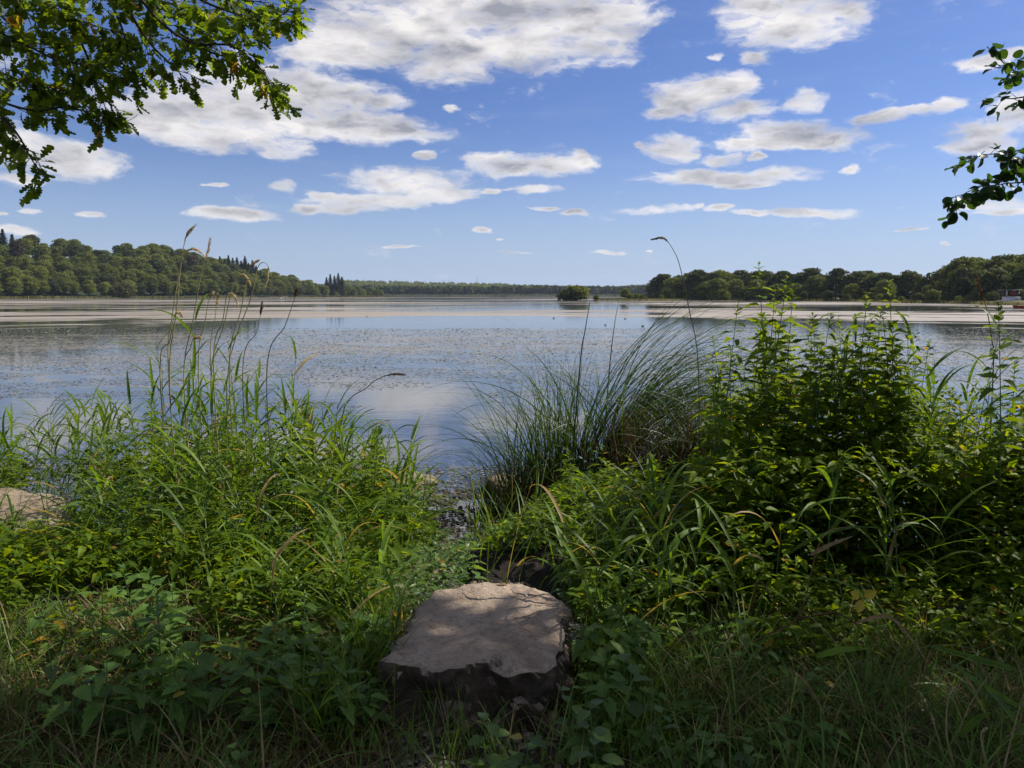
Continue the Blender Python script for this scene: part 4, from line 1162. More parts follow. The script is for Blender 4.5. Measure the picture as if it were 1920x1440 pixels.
def blocked(x, y):
    """keep the stones, the gap and the grass free"""
    if -0.60 < x < 0.30 and y < 3.70: return True
    if y < 3.3 and abs(x + 0.2) < 0.6: return True
    if -0.75 + (y - 3.6) * 0.06 < x < -0.12 - (y - 3.7) * 0.10 and y > 3.6 and y < 8.5: return True
    if x < -3.0 and 5.6 < y < 7.0 and x > -4.6: return RD.random() < 0.75
    if -2.35 < x < -1.45 and 3.25 < y < 3.75: return RD.random() < 0.8
    return False

def jitter_grid(x0, x1, y0, y1, step):
    out = []
    y = y0
    while y < y1:
        x = x0
        while x < x1:
            out.append((x + RD.uniform(-.5, .5) * step, y + RD.uniform(-.5, .5) * step)); x += step
        y += step
    RD.shuffle(out)
    return out
nn_l = nn_r = 0
for x, y in jitter_grid(-4.9, -0.5, 2.75, 7.0, 0.30):
    px = 960 + 1440 * x / y
    if px < -90 or px > 860 or blocked(x, y): continue
    if y < 3.0 and not (120 < px < 720): continue
    if px < 250 and y < 3.3: continue
    if RD.random() < (0.35 if y < 3.6 else 0.12): continue
    h = ztop_left(px, y) - gh(x, y)
    h *= RD.uniform(0.66, 1.05)
    if h < 0.16: continue
    front = y < 4.2
    lab = 'young nettle at the front of the left thicket' if front else 'nettle in the dense thicket left of the gap'
    grp = 'nettles of the left thicket'
    zz, rw = zone(px, y); lab = '%s nettle %s, %s left' % (hword(h), zz, rw)
    put_nettle(x, y, max(h, 0.25), lab, grp, leafobj=(y < 3.9 or RD.random() < 0.30)); nn_l += 1
for x, y in jitter_grid(-0.3, 5.2, 2.8, 6.8, 0.27):
    px = 960 + 1440 * x / y
    if px < 890 or px > 2010 or blocked(x, y): continue
    if 890 < px < 1070 and 3.45 < y < 4.5: continue
    if px > 1330 and y < 3.45 and RD.random() < 0.72: continue
    if px < 1330 and y > 6.0: continue
    if px > 1840 and y > 5.2: continue
    if 1790 < px and RD.random() < 0.12: continue
    if 1560 < px < 1850 and 3.3 < y < 3.95: continue
    if RD.random() < 0.10: continue
    h = ztop_right(px, y) - gh(x, y)
    h *= RD.uniform(0.72, 1.02)
    if h < 0.16: continue
    if y < 3.6: lab, grp = 'young nettle in front of the right thicket', 'young nettles in front of the right thicket'
    elif px < 1340: lab, grp = 'nettle between the stone block and the sedge clumps', 'nettles below the sedge clumps'
    else: lab, grp = 'tall nettle in the dark thicket on the right', 'tall nettles of the right thicket'
    zz, rw = zone(px, y); lab = '%s nettle %s, %s right' % (hword(h), zz, rw)
    put_nettle(x, y, max(h, 0.25), lab, grp, leafobj=(y < 3.7 or RD.random() < 0.30)); nn_r += 1
NETM_FRESH = [mesh_np('fresh_leaf', V, F, M['fresh'], np.full(len(V), 0.0)) for V, F in NET]
def put_fresh(px, py, d, lab):
    p = at(px, py, d); h = max(0.14, p.z - gh(p.x, p.y))
    c = sorted(NP[:4], key=lambda q: abs(q['h'] - h) + RD.uniform(0, 0.06))[0]
    s = min(1.15, max(0.6, h / c['h']))
    o = thing('nettle', (p.x, p.y, gh(p.x, p.y) - 0.02), lab, 'nettle', 'fresh nettles along the front of the bank', RD.uniform(0, 6.28), s)
    o.rotation_euler.x = RD.uniform(-0.25, 0.1); o.rotation_euler.y = RD.uniform(-0.2, 0.2)
    link('stem', c['stem'], o)
    for k, Rm_, T_, s_ in c['leaves']: link('leaf', NETM_FRESH[k], o, m4(Rm_, T_, s_))
for i in range(46):
    px = RD.uniform(60, 720); d = RD.uniform(2.5, 3.3)
    if 700 < px and d < 2.9: continue
    py = {0: 1240, 1: 1190, 2: 1130}[min(2, int((d - 2.5) / 0.27))] + RD.uniform(-35, 60) - (60 if px < 350 and d > 2.8 else 0)
    put_fresh(px, py, d, 'fresh nettle %s, %s' % ('left of stone block' if px > 560 else 'in the brown straw' if px > 330 else 'above the lower left grass', 'front row' if d < 2.8 else 'row behind the front'))
for i in range(44):
    px = RD.uniform(1090, 1560); d = RD.uniform(2.35, 3.2)
    py = 1400 - (d - 2.35) / 0.85 * 250 + RD.uniform(-50, 40)
    put_fresh(px, py, d, 'fresh nettle %s in the %s' % ('right of the stone block' if px < 1300 else 'below the broken brown stalk', 'front row' if d < 2.75 else 'row behind the front'))
for px, py, d in [(640, 1150, 3.1), (670, 1190, 2.9), (700, 1130, 3.3), (610, 1220, 2.8), (680, 1250, 2.65), (1110, 1150, 3.0), (1140, 1100, 3.2), (1120, 1200, 2.8), (1165, 1170, 3.0), (1130, 1260, 2.6), (1190, 1120, 3.2), (730, 1110, 3.5), (650, 1090, 3.5), (1105, 1080, 3.5), (885, 1040, 3.75), (1075, 1055, 3.8), (1060, 990, 4.2), (1000, 965, 4.6), (930, 960, 4.7), (870, 1000, 4.3), (1085, 1010, 4.0)]:
    put_fresh(px, py, d, 'fresh nettle leaning towards the %s side of the stone block, %s' % ('left' if px < 800 else 'right', 'upper' if d > 3 else 'lower'))
# single tall shoots that stand out above the thicket
for px, py, d, lb in [(1462, 497, 4.7, 'tallest nettle shoot, rising above the right thicket into the sky'), (1420, 528, 4.5, 'nettle shoot just left of the tallest one on the right'),
                      (1480, 545, 4.6, 'nettle shoot just right of the tallest one'), (1350, 575, 4.9, 'lone nettle shoot left of the right thicket, before the sedge'),
                      (1600, 555, 4.7, 'nettle shoot in the middle of the right thicket reaching the far shore'), (1645, 585, 4.7, 'nettle shoot with small leaves right of the middle shoot'),
                      (1703, 537, 4.4, 'curving nettle shoot at the right side of the thicket'), (1725, 620, 4.4, 'nettle shoot beside the curving one at the right side'),
                      (1560, 595, 4.8, 'nettle shoot left of the middle one in the right thicket'), (1908, 580, 4.0, 'nettle shoot at the right edge of the picture'),
                      (1535, 610, 4.6, 'nettle shoot with drooping leaves in the right thicket'), (1915, 690, 4.2, 'lower nettle shoot at the right edge'),
                      (1665, 640, 4.6, 'nettle shoot between the middle and curving ones')]:
    p = at(px, py, d)
    put_nettle(p.x, p.y, p.z - gh(p.x, p.y) + 0.05, lb, None, True, 'nettle')

for i in range(34):
    px = RD.uniform(1745, 1990); d = RD.uniform(4.2, 5.6); x = shore_x(px, d)
    py = float(np.interp(px, [1745, 1800, 1860, 1990], [690, 760, 745, 690])) + RD.uniform(-15, 70)
    put_nettle(x, d, at(px, py, d).z - gh(x, d), 'nettle filling the right edge, %s, %s' % zone(px, d), 'nettles filling the right edge', False)
for px, py, d in [(1440, 545, 4.6), (1400, 590, 4.7), (1500, 585, 4.7), (1450, 600, 4.5), (1585, 610, 4.6), (1620, 600, 4.8), (1520, 640, 4.5), (1690, 600, 4.5), (1740, 660, 4.3), (1640, 630, 4.5), (1380, 640, 4.7), (1560, 640, 4.4), (1718, 590, 4.5)]:
    p = at(px, py, d)
    put_nettle(p.x, p.y, p.z - gh(p.x, p.y) + 0.03, 'lower shoot crowding around the tall ones, %s' % zone(px, d)[0], 'lower shoots around the tall ones', True)
for i in range(60):
    # the thickets go on along the bank on both sides
    px = RD.uniform(2020, 2700); d = RD.uniform(3.4, 6.0)
    MASS.append((shore_x(px, d), d, RD.uniform(0.5, 1.4)))
    px = RD.uniform(-760, -90)
    MASS.append((shore_x(px, d), d, RD.uniform(0.4, 1.0)))
CT = np.array([q_['h'] for q_ in NP]); TPL = []
for q_ in NP:
    me = q_['joined']; v_ = np.empty(len(me.vertices) * 3, dtype=np.float32); me.vertices.foreach_get('co', v_)
    f_ = np.empty(len(me.loops), dtype=np.int32); me.loops.foreach_get('vertex_index', f_)
    TPL.append((v_.reshape(-1, 3), f_.reshape(-1, 3)))
A = Acc()
for x_, y_, h_ in MASS:
    k_ = int(np.argmin(np.abs(CT - h_) + rng.uniform(0, 0.12, len(CT)))); s_ = min(1.25, max(0.8, h_ / CT[k_]))
    a_ = rng.uniform(0, 6.28); ca, sa = math.cos(a_), math.sin(a_)
    v_, f_ = TPL[k_]
    w_ = np.stack([(v_[:, 0] * ca - v_[:, 1] * sa) * s_ + x_, (v_[:, 0] * sa + v_[:, 1] * ca) * s_ + y_, v_[:, 2] * s_ + gh(x_, y_) - 0.02], -1)
    w_[:, 0] += (v_[:, 2] * s_) * rng.uniform(-0.12, 0.12)
    A.add(w_, f_, rng.random() * 0.9)
    # bare stem
    A.add(*tube([(x_, y_, gh(x_, y_) - 0.02), (x_, y_, gh(x_, y_) + h_ * 0.5)], [0.004, 0.003], 4), 0.2)
link('nettle_mass', A.mesh('nettle_mass', M['nettle']), kind='stuff', label='back rows of nettles hidden inside both thickets', category='nettles')
print('MASS', len(MASS))
# ------------------------------------------------------------------ filler undergrowth (countless leaves)
def undergrowth(name, n, xr, yr, ztop, frac, tpl, mat, smin, smax, label, pxr, seed=0):
    x = rng.uniform(*xr, n * 3); y = rng.uniform(*yr, n * 3)
    px = 960 + 1440 * x / y
    ok = (px > pxr[0]) & (px < pxr[1])
    x, y, px = x[ok][:n], y[ok][:n], px[ok][:n]
    keep = np.array([not blocked(a, b) for a, b in zip(x, y)])
    clump = np.array([noise.noise(Vector((a * 3.1 + seed, b * 3.1, 0))) for a, b in zip(x, y)])
    keep &= (clump > -0.25)
    if xr[0] > -0.3: keep &= ~((px > 872) & (px < 1065) & (y > 3.3) & (y < 4.5))
    if seed not in (31,): keep &= ~((px > 1540) & (px < 1860) & (y > 3.1) & (y < 3.9))
    x, y, px = x[keep], y[keep], px[keep]
    g0 = ground_h(x, y)
    zt = np.array([ztop(a, b) for a, b in zip(px, y)])
    z = g0 + (zt - g0) * frac * rng.random(len(x)) ** 0.7
    ok = zt > g0 + 0.08
    x, y, z = x[ok], y[ok], z[ok]; n = len(x)
    d = rdir(n, -0.6, 0.5)
    up = np.stack([rng.normal(0, .35, n), rng.normal(0, .35, n), np.ones(n)], -1)
    V, F = scatter(tpl, frames(d, up), np.stack([x, y, z], -1), rng.uniform(smin, smax, n))
    return link(name, mesh_np(name, V, F, M[mat], np.repeat(rng.random(n), len(tpl[0]))), kind='stuff', label=label, category='undergrowth')
SIMPLE = leaf_tpl([(0, 0), (0.2, 0.19), (0.42, 0.22), (0.7, 0.12), (1, 0)], 0.25, 0.35)
undergrowth('undergrowth', 15000, (-5, -0.4), (3.0, 7.2), ztop_left, 0.62, SIMPLE, 'nettle', 0.04, 0.085, 'dense leafy undergrowth filling the left thicket', (-100, 860), 2)
undergrowth('undergrowth', 20000, (-0.2, 5.4), (3.35, 6.6), ztop_right, 0.74, SIMPLE, 'nettle', 0.04, 0.085, 'dense leafy undergrowth filling the right thicket', (905, 2020), 9)

undergrowth('undergrowth', 14000, (0.9, 5.6), (3.9, 5.6), lambda a, b: gh(shore_x(a, b), b) + 0.75, 1.0, SIMPLE, 'nettle', 0.05, 0.10, 'dark low leaves behind the hollow of the right thicket', (1300, 2050), 19)
undergrowth('undergrowth', 5000, (-5.0, -0.6), (3.3, 4.6), lambda a, b: gh(shore_x(a, b), b) + 0.35, 1.0, SIMPLE, 'nettle', 0.04, 0.08, 'low leaves at the foot of the left thicket', (-80, 800), 23)
undergrowth('undergrowth', 9000, (3.0, 9.0), (3.2, 6.8), lambda a, b: gh(shore_x(a, b), b) + 0.8, 1.0, SIMPLE, 'nettle', 0.05, 0.09, 'leafy undergrowth where the right thicket goes on along the bank', (1990, 2900), 37)
undergrowth('undergrowth', 8000, (-8.5, -3.0), (3.2, 7.0), lambda a, b: gh(shore_x(a, b), b) + 0.5, 1.0, SIMPLE, 'nettle', 0.05, 0.09, 'leafy undergrowth where the left thicket goes on along the bank', (-900, -80), 41)
undergrowth('undergrowth', 4200, (1.0, 5.0), (3.0, 3.95), lambda a, b: gh(shore_x(a, b), b) + 0.22, 1.0, SIMPLE, 'nettle', 0.035, 0.07, 'sparse low leaves in the dark hollow under the right thicket', (1400, 2050), 31)
# low herbs in the gap down to the water
n = 11000
x = rng.uniform(-1.3, 0.5, n); y = rng.uniform(3.45, 7.0, n)
cl = np.array([noise.noise(Vector((a * 3.5, b * 2.5, 7))) for a, b in zip(x, y)])
kp = cl > np.interp(y, [3.7, 5.0, 6.0, 7.0], [-0.5, -0.28, 0.0, 0.25])
kp &= ~((960 + 1440 * x / y > 872) & (y > 3.5) & (y < 4.9))
x, y = x[kp], y[kp]; n = len(x)
z = ground_h(x, y) + rng.random(n) * 0.18 * np.interp(y, [3.7, 7], [1.3, 0.5])
V, F = scatter(SIMPLE, frames(rdir(n, -0.4, 0.5), np.stack([rng.normal(0, .3, n), rng.normal(0, .3, n), np.ones(n)], -1)), np.stack([x, y, z], -1), rng.uniform(0.03, 0.07, n))
link('ground_herbs', mesh_np('ground_herbs', V, F, M['herb'], np.repeat(rng.random(n), len(SIMPLE[0]))), kind='stuff', label='low bright green herbs creeping over the shingle gap', category='ground cover')

# ------------------------------------------------------------------ turf grass
def turf(name, n, region, hl, wl_, mat, label, lean=(0.1, 0.9), curv=(0.3, 1.6), dens=None, nseg=4, zoff=0.0):
    x = rng.uniform(region[0], region[1], n); y = rng.uniform(region[2], region[3], n)
    if dens is not None:
        kp = np.array([rng.random() < dens(a, b) for a, b in zip(x, y)])
        x, y = x[kp], y[kp]
    n = len(x)
    base = np.stack([x, y, ground_h(x, y) - 0.005 + zoff], -1)
    tuft = np.array([noise.noise(Vector((a * 4, b * 4, 2))) for a, b in zip(x, y)])
    L = rng.uniform(*hl, n) * (1 + tuft * 0.6)
    V, F, m_ = blades(base, rng.uniform(0, 6.28, n) , L, rng.uniform(*wl_, n), rng.uniform(*lean, n), rng.uniform(*curv, n), nseg, 0.0, 1.4, rng.normal(0, .4, n), 'leaf')
    return link(name, mesh_np(name, V, F, M[mat], np.repeat(np.clip(rng.random(n) * 0.75 + (tuft + 0.3) * 0.3, 0, 0.99), m_)), kind='stuff', label=label, category='grass')
def d_front(a, b):
    if -0.75 < a < 0.45 and b > 1.8: return 0.10
    if a > 0.2: return 0.95 if b < 3.3 else 0.4
    return 0.9 if (a < -0.95 and b < 3.0) else 0.55
turf('grass', 62000, (-2.7, 2.9, 1.75, 3.6), (0.07, 0.22), (0.0028, 0.0055), 'grass', 'fine green grass growing at the front edge of the bank', dens=d_front)
turf('grass', 14000, (-6.0, 6.5, 0.3, 3.8), (0.08, 0.24), (0.004, 0.007), 'grass', 'grass of the bank on both sides of the viewpoint', dens=lambda a, b: 0.0 if abs(a) < 2.6 and b > 1.75 else 0.9)
turf('grass', 4200, (-2.6, 2.9, 1.9, 3.4), (0.22, 0.42), (0.004, 0.008), 'grass', 'longer grass blades rising out of the turf', dens=d_front, nseg=7)
turf('dry_grass', 6500, (-1.9, -0.5, 2.3, 3.5), (0.12, 0.4), (0.003, 0.006), 'straw', 'brown dry grass lying under the left nettles', lean=(0.7, 1.5), curv=(0.2, 1.0), nseg=5)
turf('dry_grass', 2500, (0.4, 3.0, 2.5, 3.7), (0.12, 0.4), (0.003, 0.006), 'straw', 'brown dry grass lying under the right nettles', lean=(0.7, 1.5), curv=(0.2, 1.0), nseg=5)
turf('bank_grass', 3000, (-4.8, 4.4, 3.4, 7.3), (0.3, 0.75), (0.006, 0.013), 'reed', 'long grass growing through both thickets', lean=(0.0, 0.5), curv=(0.3, 1.6), nseg=7,
     dens=lambda a, b: 0.0 if (blocked(a, b) or 960 + 1440 * a / b > 1350) else 0.8)

turf('grass', 320, (-0.75, 0.45, 2.28, 2.62), (0.10, 0.30), (0.003, 0.006), 'grass', 'grass blades standing against the front of the stone block', lean=(0.0, 0.5), curv=(0.2, 1.2), nseg=6)
turf('grass', 700, (-0.78, -0.50, 2.5, 3.4), (0.15, 0.42), (0.004, 0.009), 'reed', 'broad grass leaning over the left edge of the stone block', lean=(0.1, 0.6), curv=(0.4, 1.6), nseg=7)
turf('grass', 500, (0.24, 0.58, 2.4, 3.2), (0.12, 0.36), (0.004, 0.008), 'reed', 'broad grass leaning over the right edge of the stone block', lean=(0.1, 0.6), curv=(0.4, 1.6), nseg=7)
# ------------------------------------------------------------------ reeds with broad arching leaves
def reed_proto(h, seed, nleaf=8, ll=(0.34, 0.58), w=(0.015, 0.025)):
    r = random.Random(seed); g_ = np.random.default_rng(seed)
    a = r.uniform(0, 6.28); lean = r.uniform(0.02, 0.12) * h
    sp = spline([(0, 0, 0), (math.cos(a) * lean * 0.3, math.sin(a) * lean * 0.3, h * 0.5), (math.cos(a) * lean, math.sin(a) * lean, h)], 7)
    sv, sf = tube(sp, [0.0035 * (1 - 0.6 * i / 6) for i in range(7)], 5)
    stem = mesh_np('reed_stem', sv, sf, M['stem'], None, True)
    lv = []
    for i in range(nleaf):
        t = 0.25 + 0.75 * (i + 0.5) / nleaf
        k = min(5, int(t * 6)); p = sp[k].lerp(sp[k + 1], t * 6 - k)
        phi = np.array([a + i * math.pi + r.uniform(-0.7, 0.7)])
        L = np.array([r.uniform(*ll) * (1.15 - 0.45 * t)])
        V, F, m_ = blades(np.array([[0, 0, 0.]]), phi * 0, L, np.array([r.uniform(*w)]), np.array([r.uniform(0.45, 1.15) * (1.15 - 0.45 * t)]), np.array([r.uniform(0.6, 1.9)]), 9, 0.35, 1.6, np.array([r.gauss(0, .35)]))
        lv.append((mesh_np('reed_leaf', V, F, M['reed'], np.full(len(V), 0.0)), Matrix.Translation(p) @ Matrix.Rotation(float(phi[0]), 4, 'Z')))
    return dict(stem=stem, leaves=lv, h=h)
RP = [reed_proto(h, 300 + i, nl) for i, (h, nl) in enumerate([(0.45, 5), (0.45, 6), (0.7, 7), (0.7, 8), (1.0, 9), (1.0, 8), (1.3, 10), (1.3, 9), (1.6, 10)])]
def put_reed(x, y, h, label, group, name='reed', lean=0.12):
    c = sorted(RP, key=lambda p: abs(p['h'] - h) + RD.uniform(0, 0.15))[0]
    o = thing(name, (x, y, gh(x, y) - 0.02), label, 'reed', group, RD.uniform(0, 6.28), min(1.3, max(0.75, h / c['h'])))
    o.rotation_euler.x = RD.uniform(-lean, lean); o.rotation_euler.y = RD.uniform(-lean, lean)
    link('stem', c['stem'], o)
    for me, mt in c['leaves']: link('leaf', me, o, mt)
    return o
for px, py, d in [(285, 640, 5.4), (300, 600, 5.6), (325, 560, 5.5), (310, 660, 5.2), (340, 640, 5.7), (430, 600, 5.5), (448, 625, 5.4), (420, 640, 5.6), (455, 655, 5.3), (515, 620, 5.6), (525, 640, 5.4), (500, 650, 5.2),
                  (360, 680, 5.0), (395, 690, 5.1)]:
    if px in (340, 420, 500, 525): continue
    p = at(px, py + (35 if px != 325 else 15), d)
    put_reed(p.x, p.y, p.z - gh(p.x, p.y), {285: 'leftmost tall reed, left of the tallest seed head', 300: 'tall reed touching the tallest seed head stalk on its left', 325: 'tallest green reed, its leaves just below the tallest seed head',
             310: 'shorter reed in front of the tallest green one', 340: 'reed right beside the tallest green one', 430: 'tall reed below the hooked seed head', 448: 'tall reed just right of the hooked seed head stalk', 420: 'reed left of the hooked seed head stalk',
             455: 'shorter reed in front of the hooked seed head stalk', 515: 'tall reed with spread leaves near the leaning thin stalk', 525: 'reed at the right end of the tall left group', 500: 'reed just left of the leaning thin stalk',
             360: 'low reed below the upright seed head', 395: 'low reed below the short white feathery head'}[px], 'tall reeds around the seed heads')
for i in range(105):
    px = RD.uniform(-30, 790); d = RD.uniform(4.0, 7.0)
    x = shore_x(px, d)
    if blocked(x, d): continue
    zt = ztop_left(px, d) + RD.uniform(-0.02, 0.12)
    h = zt - gh(x, d)
    if h < 0.3: continue
    put_reed(x, d, h, '%s arching reed %s, %s left' % ((hword(h),) + zone(px, d)), 'arching reeds of the left thicket')
for i in range(34):
    px = RD.uniform(540, 790); d = RD.uniform(5.0, 6.8)
    x = shore_x(px, d)
    zt = at(px, float(np.interp(px, [560, 650, 700, 790], [730, 760, 800, 880])) + RD.uniform(-20, 60), d).z
    h = zt - gh(x, d)
    if h < 0.3 : continue
    put_reed(x, d, h, '%s reed leaning waterward %s, %s left' % ((hword(h),) + zone(px, d)), 'reeds leaning over the water', lean=0.2)
for i in range(34):
    px = RD.uniform(430, 790); d = RD.uniform(3.3, 4.6)
    x = shore_x(px, d)
    if blocked(x, d): continue
    py = float(np.interp(px, [430, 600, 700, 790], [930, 960, 990, 1060])) + RD.uniform(-40, 110) + (4.2 - d) * 60
    h = at(px, py, d).z - gh(x, d)
    if h < 0.2: continue
    put_reed(x, d, h, '%s reed spilling towards the stone, %s, %s' % ((hword(h),) + zone(px, d)), 'reeds left of the stone block')
for i in range(22):
    px = RD.uniform(1080, 1360); d = RD.uniform(3.2, 4.4)
    x = shore_x(px, d)
    py = RD.uniform(880, 1080)
    h = at(px, py, d).z - gh(x, d)
    if h < 0.2: continue
    put_reed(x, d, h, '%s reed right of the stone, %s, %s' % ((hword(h),) + zone(px, d)), 'reeds right of the stone block')
for i in range(26):
    px = RD.uniform(1040, 1780); d = RD.uniform(3.5, 5.2)
    x = shore_x(px, d)
    zt = ztop_right(px, d) + RD.uniform(-0.15, 0.05)
    h = zt - gh(x, d)
    if h < 0.25: continue
    put_reed(x, d, h, '%s light green reed %s, %s right' % ((hword(h),) + zone(px, d)), 'reeds in the right thicket')
for px, py, d, lb in [(1130, 925, 3.9, 'bright green reed standing between the stone block and the dark boulder'), (1060, 960, 3.8, 'reed with one long leaf left of the bright one'),
                      (700, 1000, 3.6, 'reed with pale leaves left of the stone block'), (740, 1080, 3.2, 'short reed touching the left side of the stone block'),
                      (1700, 890, 3.6, 'reed with bent pale leaves in the dark part of the right thicket'), (1380, 1000, 3.4, 'reed with a long folded leaf in front of the right thicket'),
                      (1835, 600, 4.4, 'tall broad leaved reed near the right edge'), (1860, 700, 4.2, 'reed beside the tall one near the right edge'), (1800, 680, 4.3, 'reed leaning left of the tall one near the right edge'),
                      (1335, 700, 4.8, 'upright reed in the middle of the sedge tops'), (640, 1100, 3.2, 'reed shoot in the brown straw left of the stone block')]:
    p = at(px, py, d)
    put_reed(p.x, p.y, p.z - gh(p.x, p.y), lb, None)
for i in range(46):
    px = RD.uniform(-60, 300); d = RD.uniform(6.7, 7.9); x = shore_x(px, d)
    py = float(np.interp(px, [-60, 60, 150, 300], [800, 775, 760, 745])) + RD.uniform(-20, 70)
    put_reed(x, d, max(0.45, at(px, py, d).z - gh(x, d)), '%s reed at the waterline, %s the pale boulder' % (hword(at(px, py, d).z - gh(x, d)), 'left part behind' if px < 30 else 'right part behind' if px < 110 else 'just right of' if px < 190 else 'well right of'), 'reeds behind the pale boulder', lean=0.25)
for i in range(34):
    px = RD.uniform(-60, 320); d = RD.uniform(6.6, 7.6); x = shore_x(px, d)
    py = float(np.interp(px, [-60, 60, 150, 320], [850, 840, 810, 780])) + RD.uniform(-10, 70)
    put_nettle(x, d, max(0.35, at(px, py, d).z - gh(x, d)), '%s nettle at the waterline, %s the pale boulder' % (hword(at(px, py, d).z - gh(x, d)), 'behind' if px < 110 else 'right of'), 'nettles behind the pale boulder', False)
for i in range(10):
    px = RD.uniform(1775, 1925); d = RD.uniform(4.2, 5.6); x = shore_x(px, d)
    put_reed(x, d, at(px, RD.uniform(700, 800), d).z - gh(x, d), 'reed in front of the bright water near the right edge', 'reeds near the right edge')

# seed heads on long stalks, one thing each
def seedhead(pts, d, plume_from, label, dark=False, dd=0.0, w=0.022, name='seed_head_stalk', n_sp=130):
    P = [at(px, py, d + dd * i) for i, (px, py) in enumerate(pts)]
    base = Vector((P[0].x + 0.03, P[0].y, gh(P[0].x, P[0].y)))
    sp = spline([base] + P, 30)
    o = thing(name, base, label, 'reed', 'reed stalks with seed heads')
    sp = [q - base for q in sp]
    plume_from = plume_from - 0.06
    k0 = int(29 * plume_from)
    sv, sf = tube(sp, [0.0046 * (1 - 0.70 * i / 29) for i in range(30)], 5)
    link('stalk', mesh_np('stalk', sv, sf, M['dstem' if dark else 'rstem'], None, True), o)
    # plume: many spikelets clinging to the last part
    A = Acc()
    seg = sp[k0:]
    n = n_sp
    t = rng.random(n) * (len(seg) - 1.001); k = t.astype(int); f = t - k
    S0 = np.array([list(q) for q in seg])
    C = S0[k] + (S0[k + 1] - S0[k]) * f[:, None]
    T = S0[k + 1] - S0[k]; T /= np.linalg.norm(T, axis=1)[:, None]
    rd_ = rng.normal(size=(n, 3)); rd_ /= np.linalg.norm(rd_, axis=1)[:, None]
    u = t / (len(seg) - 1)
    fat = np.sin(np.pi * np.clip(u * 0.9 + 0.08, 0, 1)) ** 0.6
    dirv = T + rd_ * 0.45 + np.array([0, 0, -0.15])
    S_ = w * (0.6 + 0.8 * rng.random(n)) * fat
    tp = leaf_tpl([(0, 0), (0.35, 0.14), (0.7, 0.11), (1, 0)], 0.1, 0.2)
    V, F = scatter(tp, frames(dirv, rd_), C + rd_ * (w * 0.18 * fat)[:, None], S_)
    link('plume', mesh_np('plume', V, F, M['straw' if dark else 'plume'], np.repeat(rng.random(n) * 0.95, len(tp[0]))), o)
    return o
for pts, d, pf, lb, dark in [
    ([(316, 700), (322, 600), (336, 510), (346, 455), (353, 437), (368, 420)], 5.2, 0.72, 'tallest pale seed head on the left, tip bent right', False),
    ([(345, 720), (362, 600), (380, 500), (388, 476), (395, 445)], 5.3, 0.78, 'upright seed head right of the tallest one', False),
    ([(318, 720), (330, 590), (338, 505), (344, 480), (356, 467), (372, 470), (388, 486)], 5.0, 0.68, 'seed head arching right between the two tall ones', False),
    ([(395, 720), (420, 610), (432, 555), (440, 524), (452, 515), (463, 522), (470, 536)], 5.2, 0.70, 'seed head bent over like a hook in the middle of the left group', False),
    ([(430, 700), (452, 580), (466, 510), (474, 495), (486, 487)], 5.4, 0.72, 'seed head curving right above the hooked one', False),
    ([(425, 720), (470, 560), (482, 505), (493, 492), (503, 500), (501, 520), (497, 536)], 5.5, 0.75, 'drooping seed head at the right end of the left group', False),
    ([(400, 690), (418, 600), (424, 560), (430, 551), (440, 556), (448, 578)], 5.1, 0.66, 'low seed head arching right below the hooked one', False),
    ([(372, 700), (385, 600), (392, 562), (400, 548)], 5.0, 0.85, 'short white feathery seed head in front of the far shore', False),
    ([(395, 690), (403, 600), (409, 550)], 5.3, 0.86, 'small upright seed head right of the white feathery one', False),
    ([(300, 700), (318, 640), (325, 600), (332, 586), (343, 594)], 4.9, 0.75, 'low curled seed head at the left of the group', False),
    ([(345, 720), (358, 650), (364, 635), (374, 632)], 4.9, 0.72, 'lowest curled pale seed head in the left group', False),
    ([(455, 700), (482, 620), (492, 565)], 5.6, 0.9, 'thin dark stalk right of the left group, pointing up', True),
    ([(500, 700), (535, 610), (552, 560), (556, 542)], 5.2, 0.85, 'thin leaning stalk at the right of the left group', True),
    ([(640, 790), (690, 725), (715, 708), (740, 701), (762, 703)], 5.4, 0.72, 'dark seed head lying level over the water in the middle', True),
    ([(1310, 700), (1292, 580), (1275, 500), (1262, 468), (1245, 447), (1220, 449)], 5.6, 0.84, 'tall thin stalk with a dark head bent left against the sky', True),
    ([(1862, 700), (1860, 640), (1850, 580), (1838, 545), (1829, 512)], 4.6, 0.72, 'brown seed head leaning left in front of the right shore', True),
    ([(1790, 1440), (1775, 1380), (1778, 1310), (1795, 1282)], 2.3, 0.72, 'short pale grass seed head at the lower right', False),
    ([(1850, 1440), (1842, 1400), (1840, 1375), (1850, 1365)], 2.2, 0.8, 'small pale grass seed head in the lower right corner', False),
    ([(1770, 1420), (1755, 1370), (1745, 1335)], 2.35, 0.8, 'grass seed head left of the other two at the lower right', False),
]:
    seedhead(pts, d, pf, lb, dark, w=0.009 if d < 3 else 0.022, n_sp=70 if d < 3 else 130)

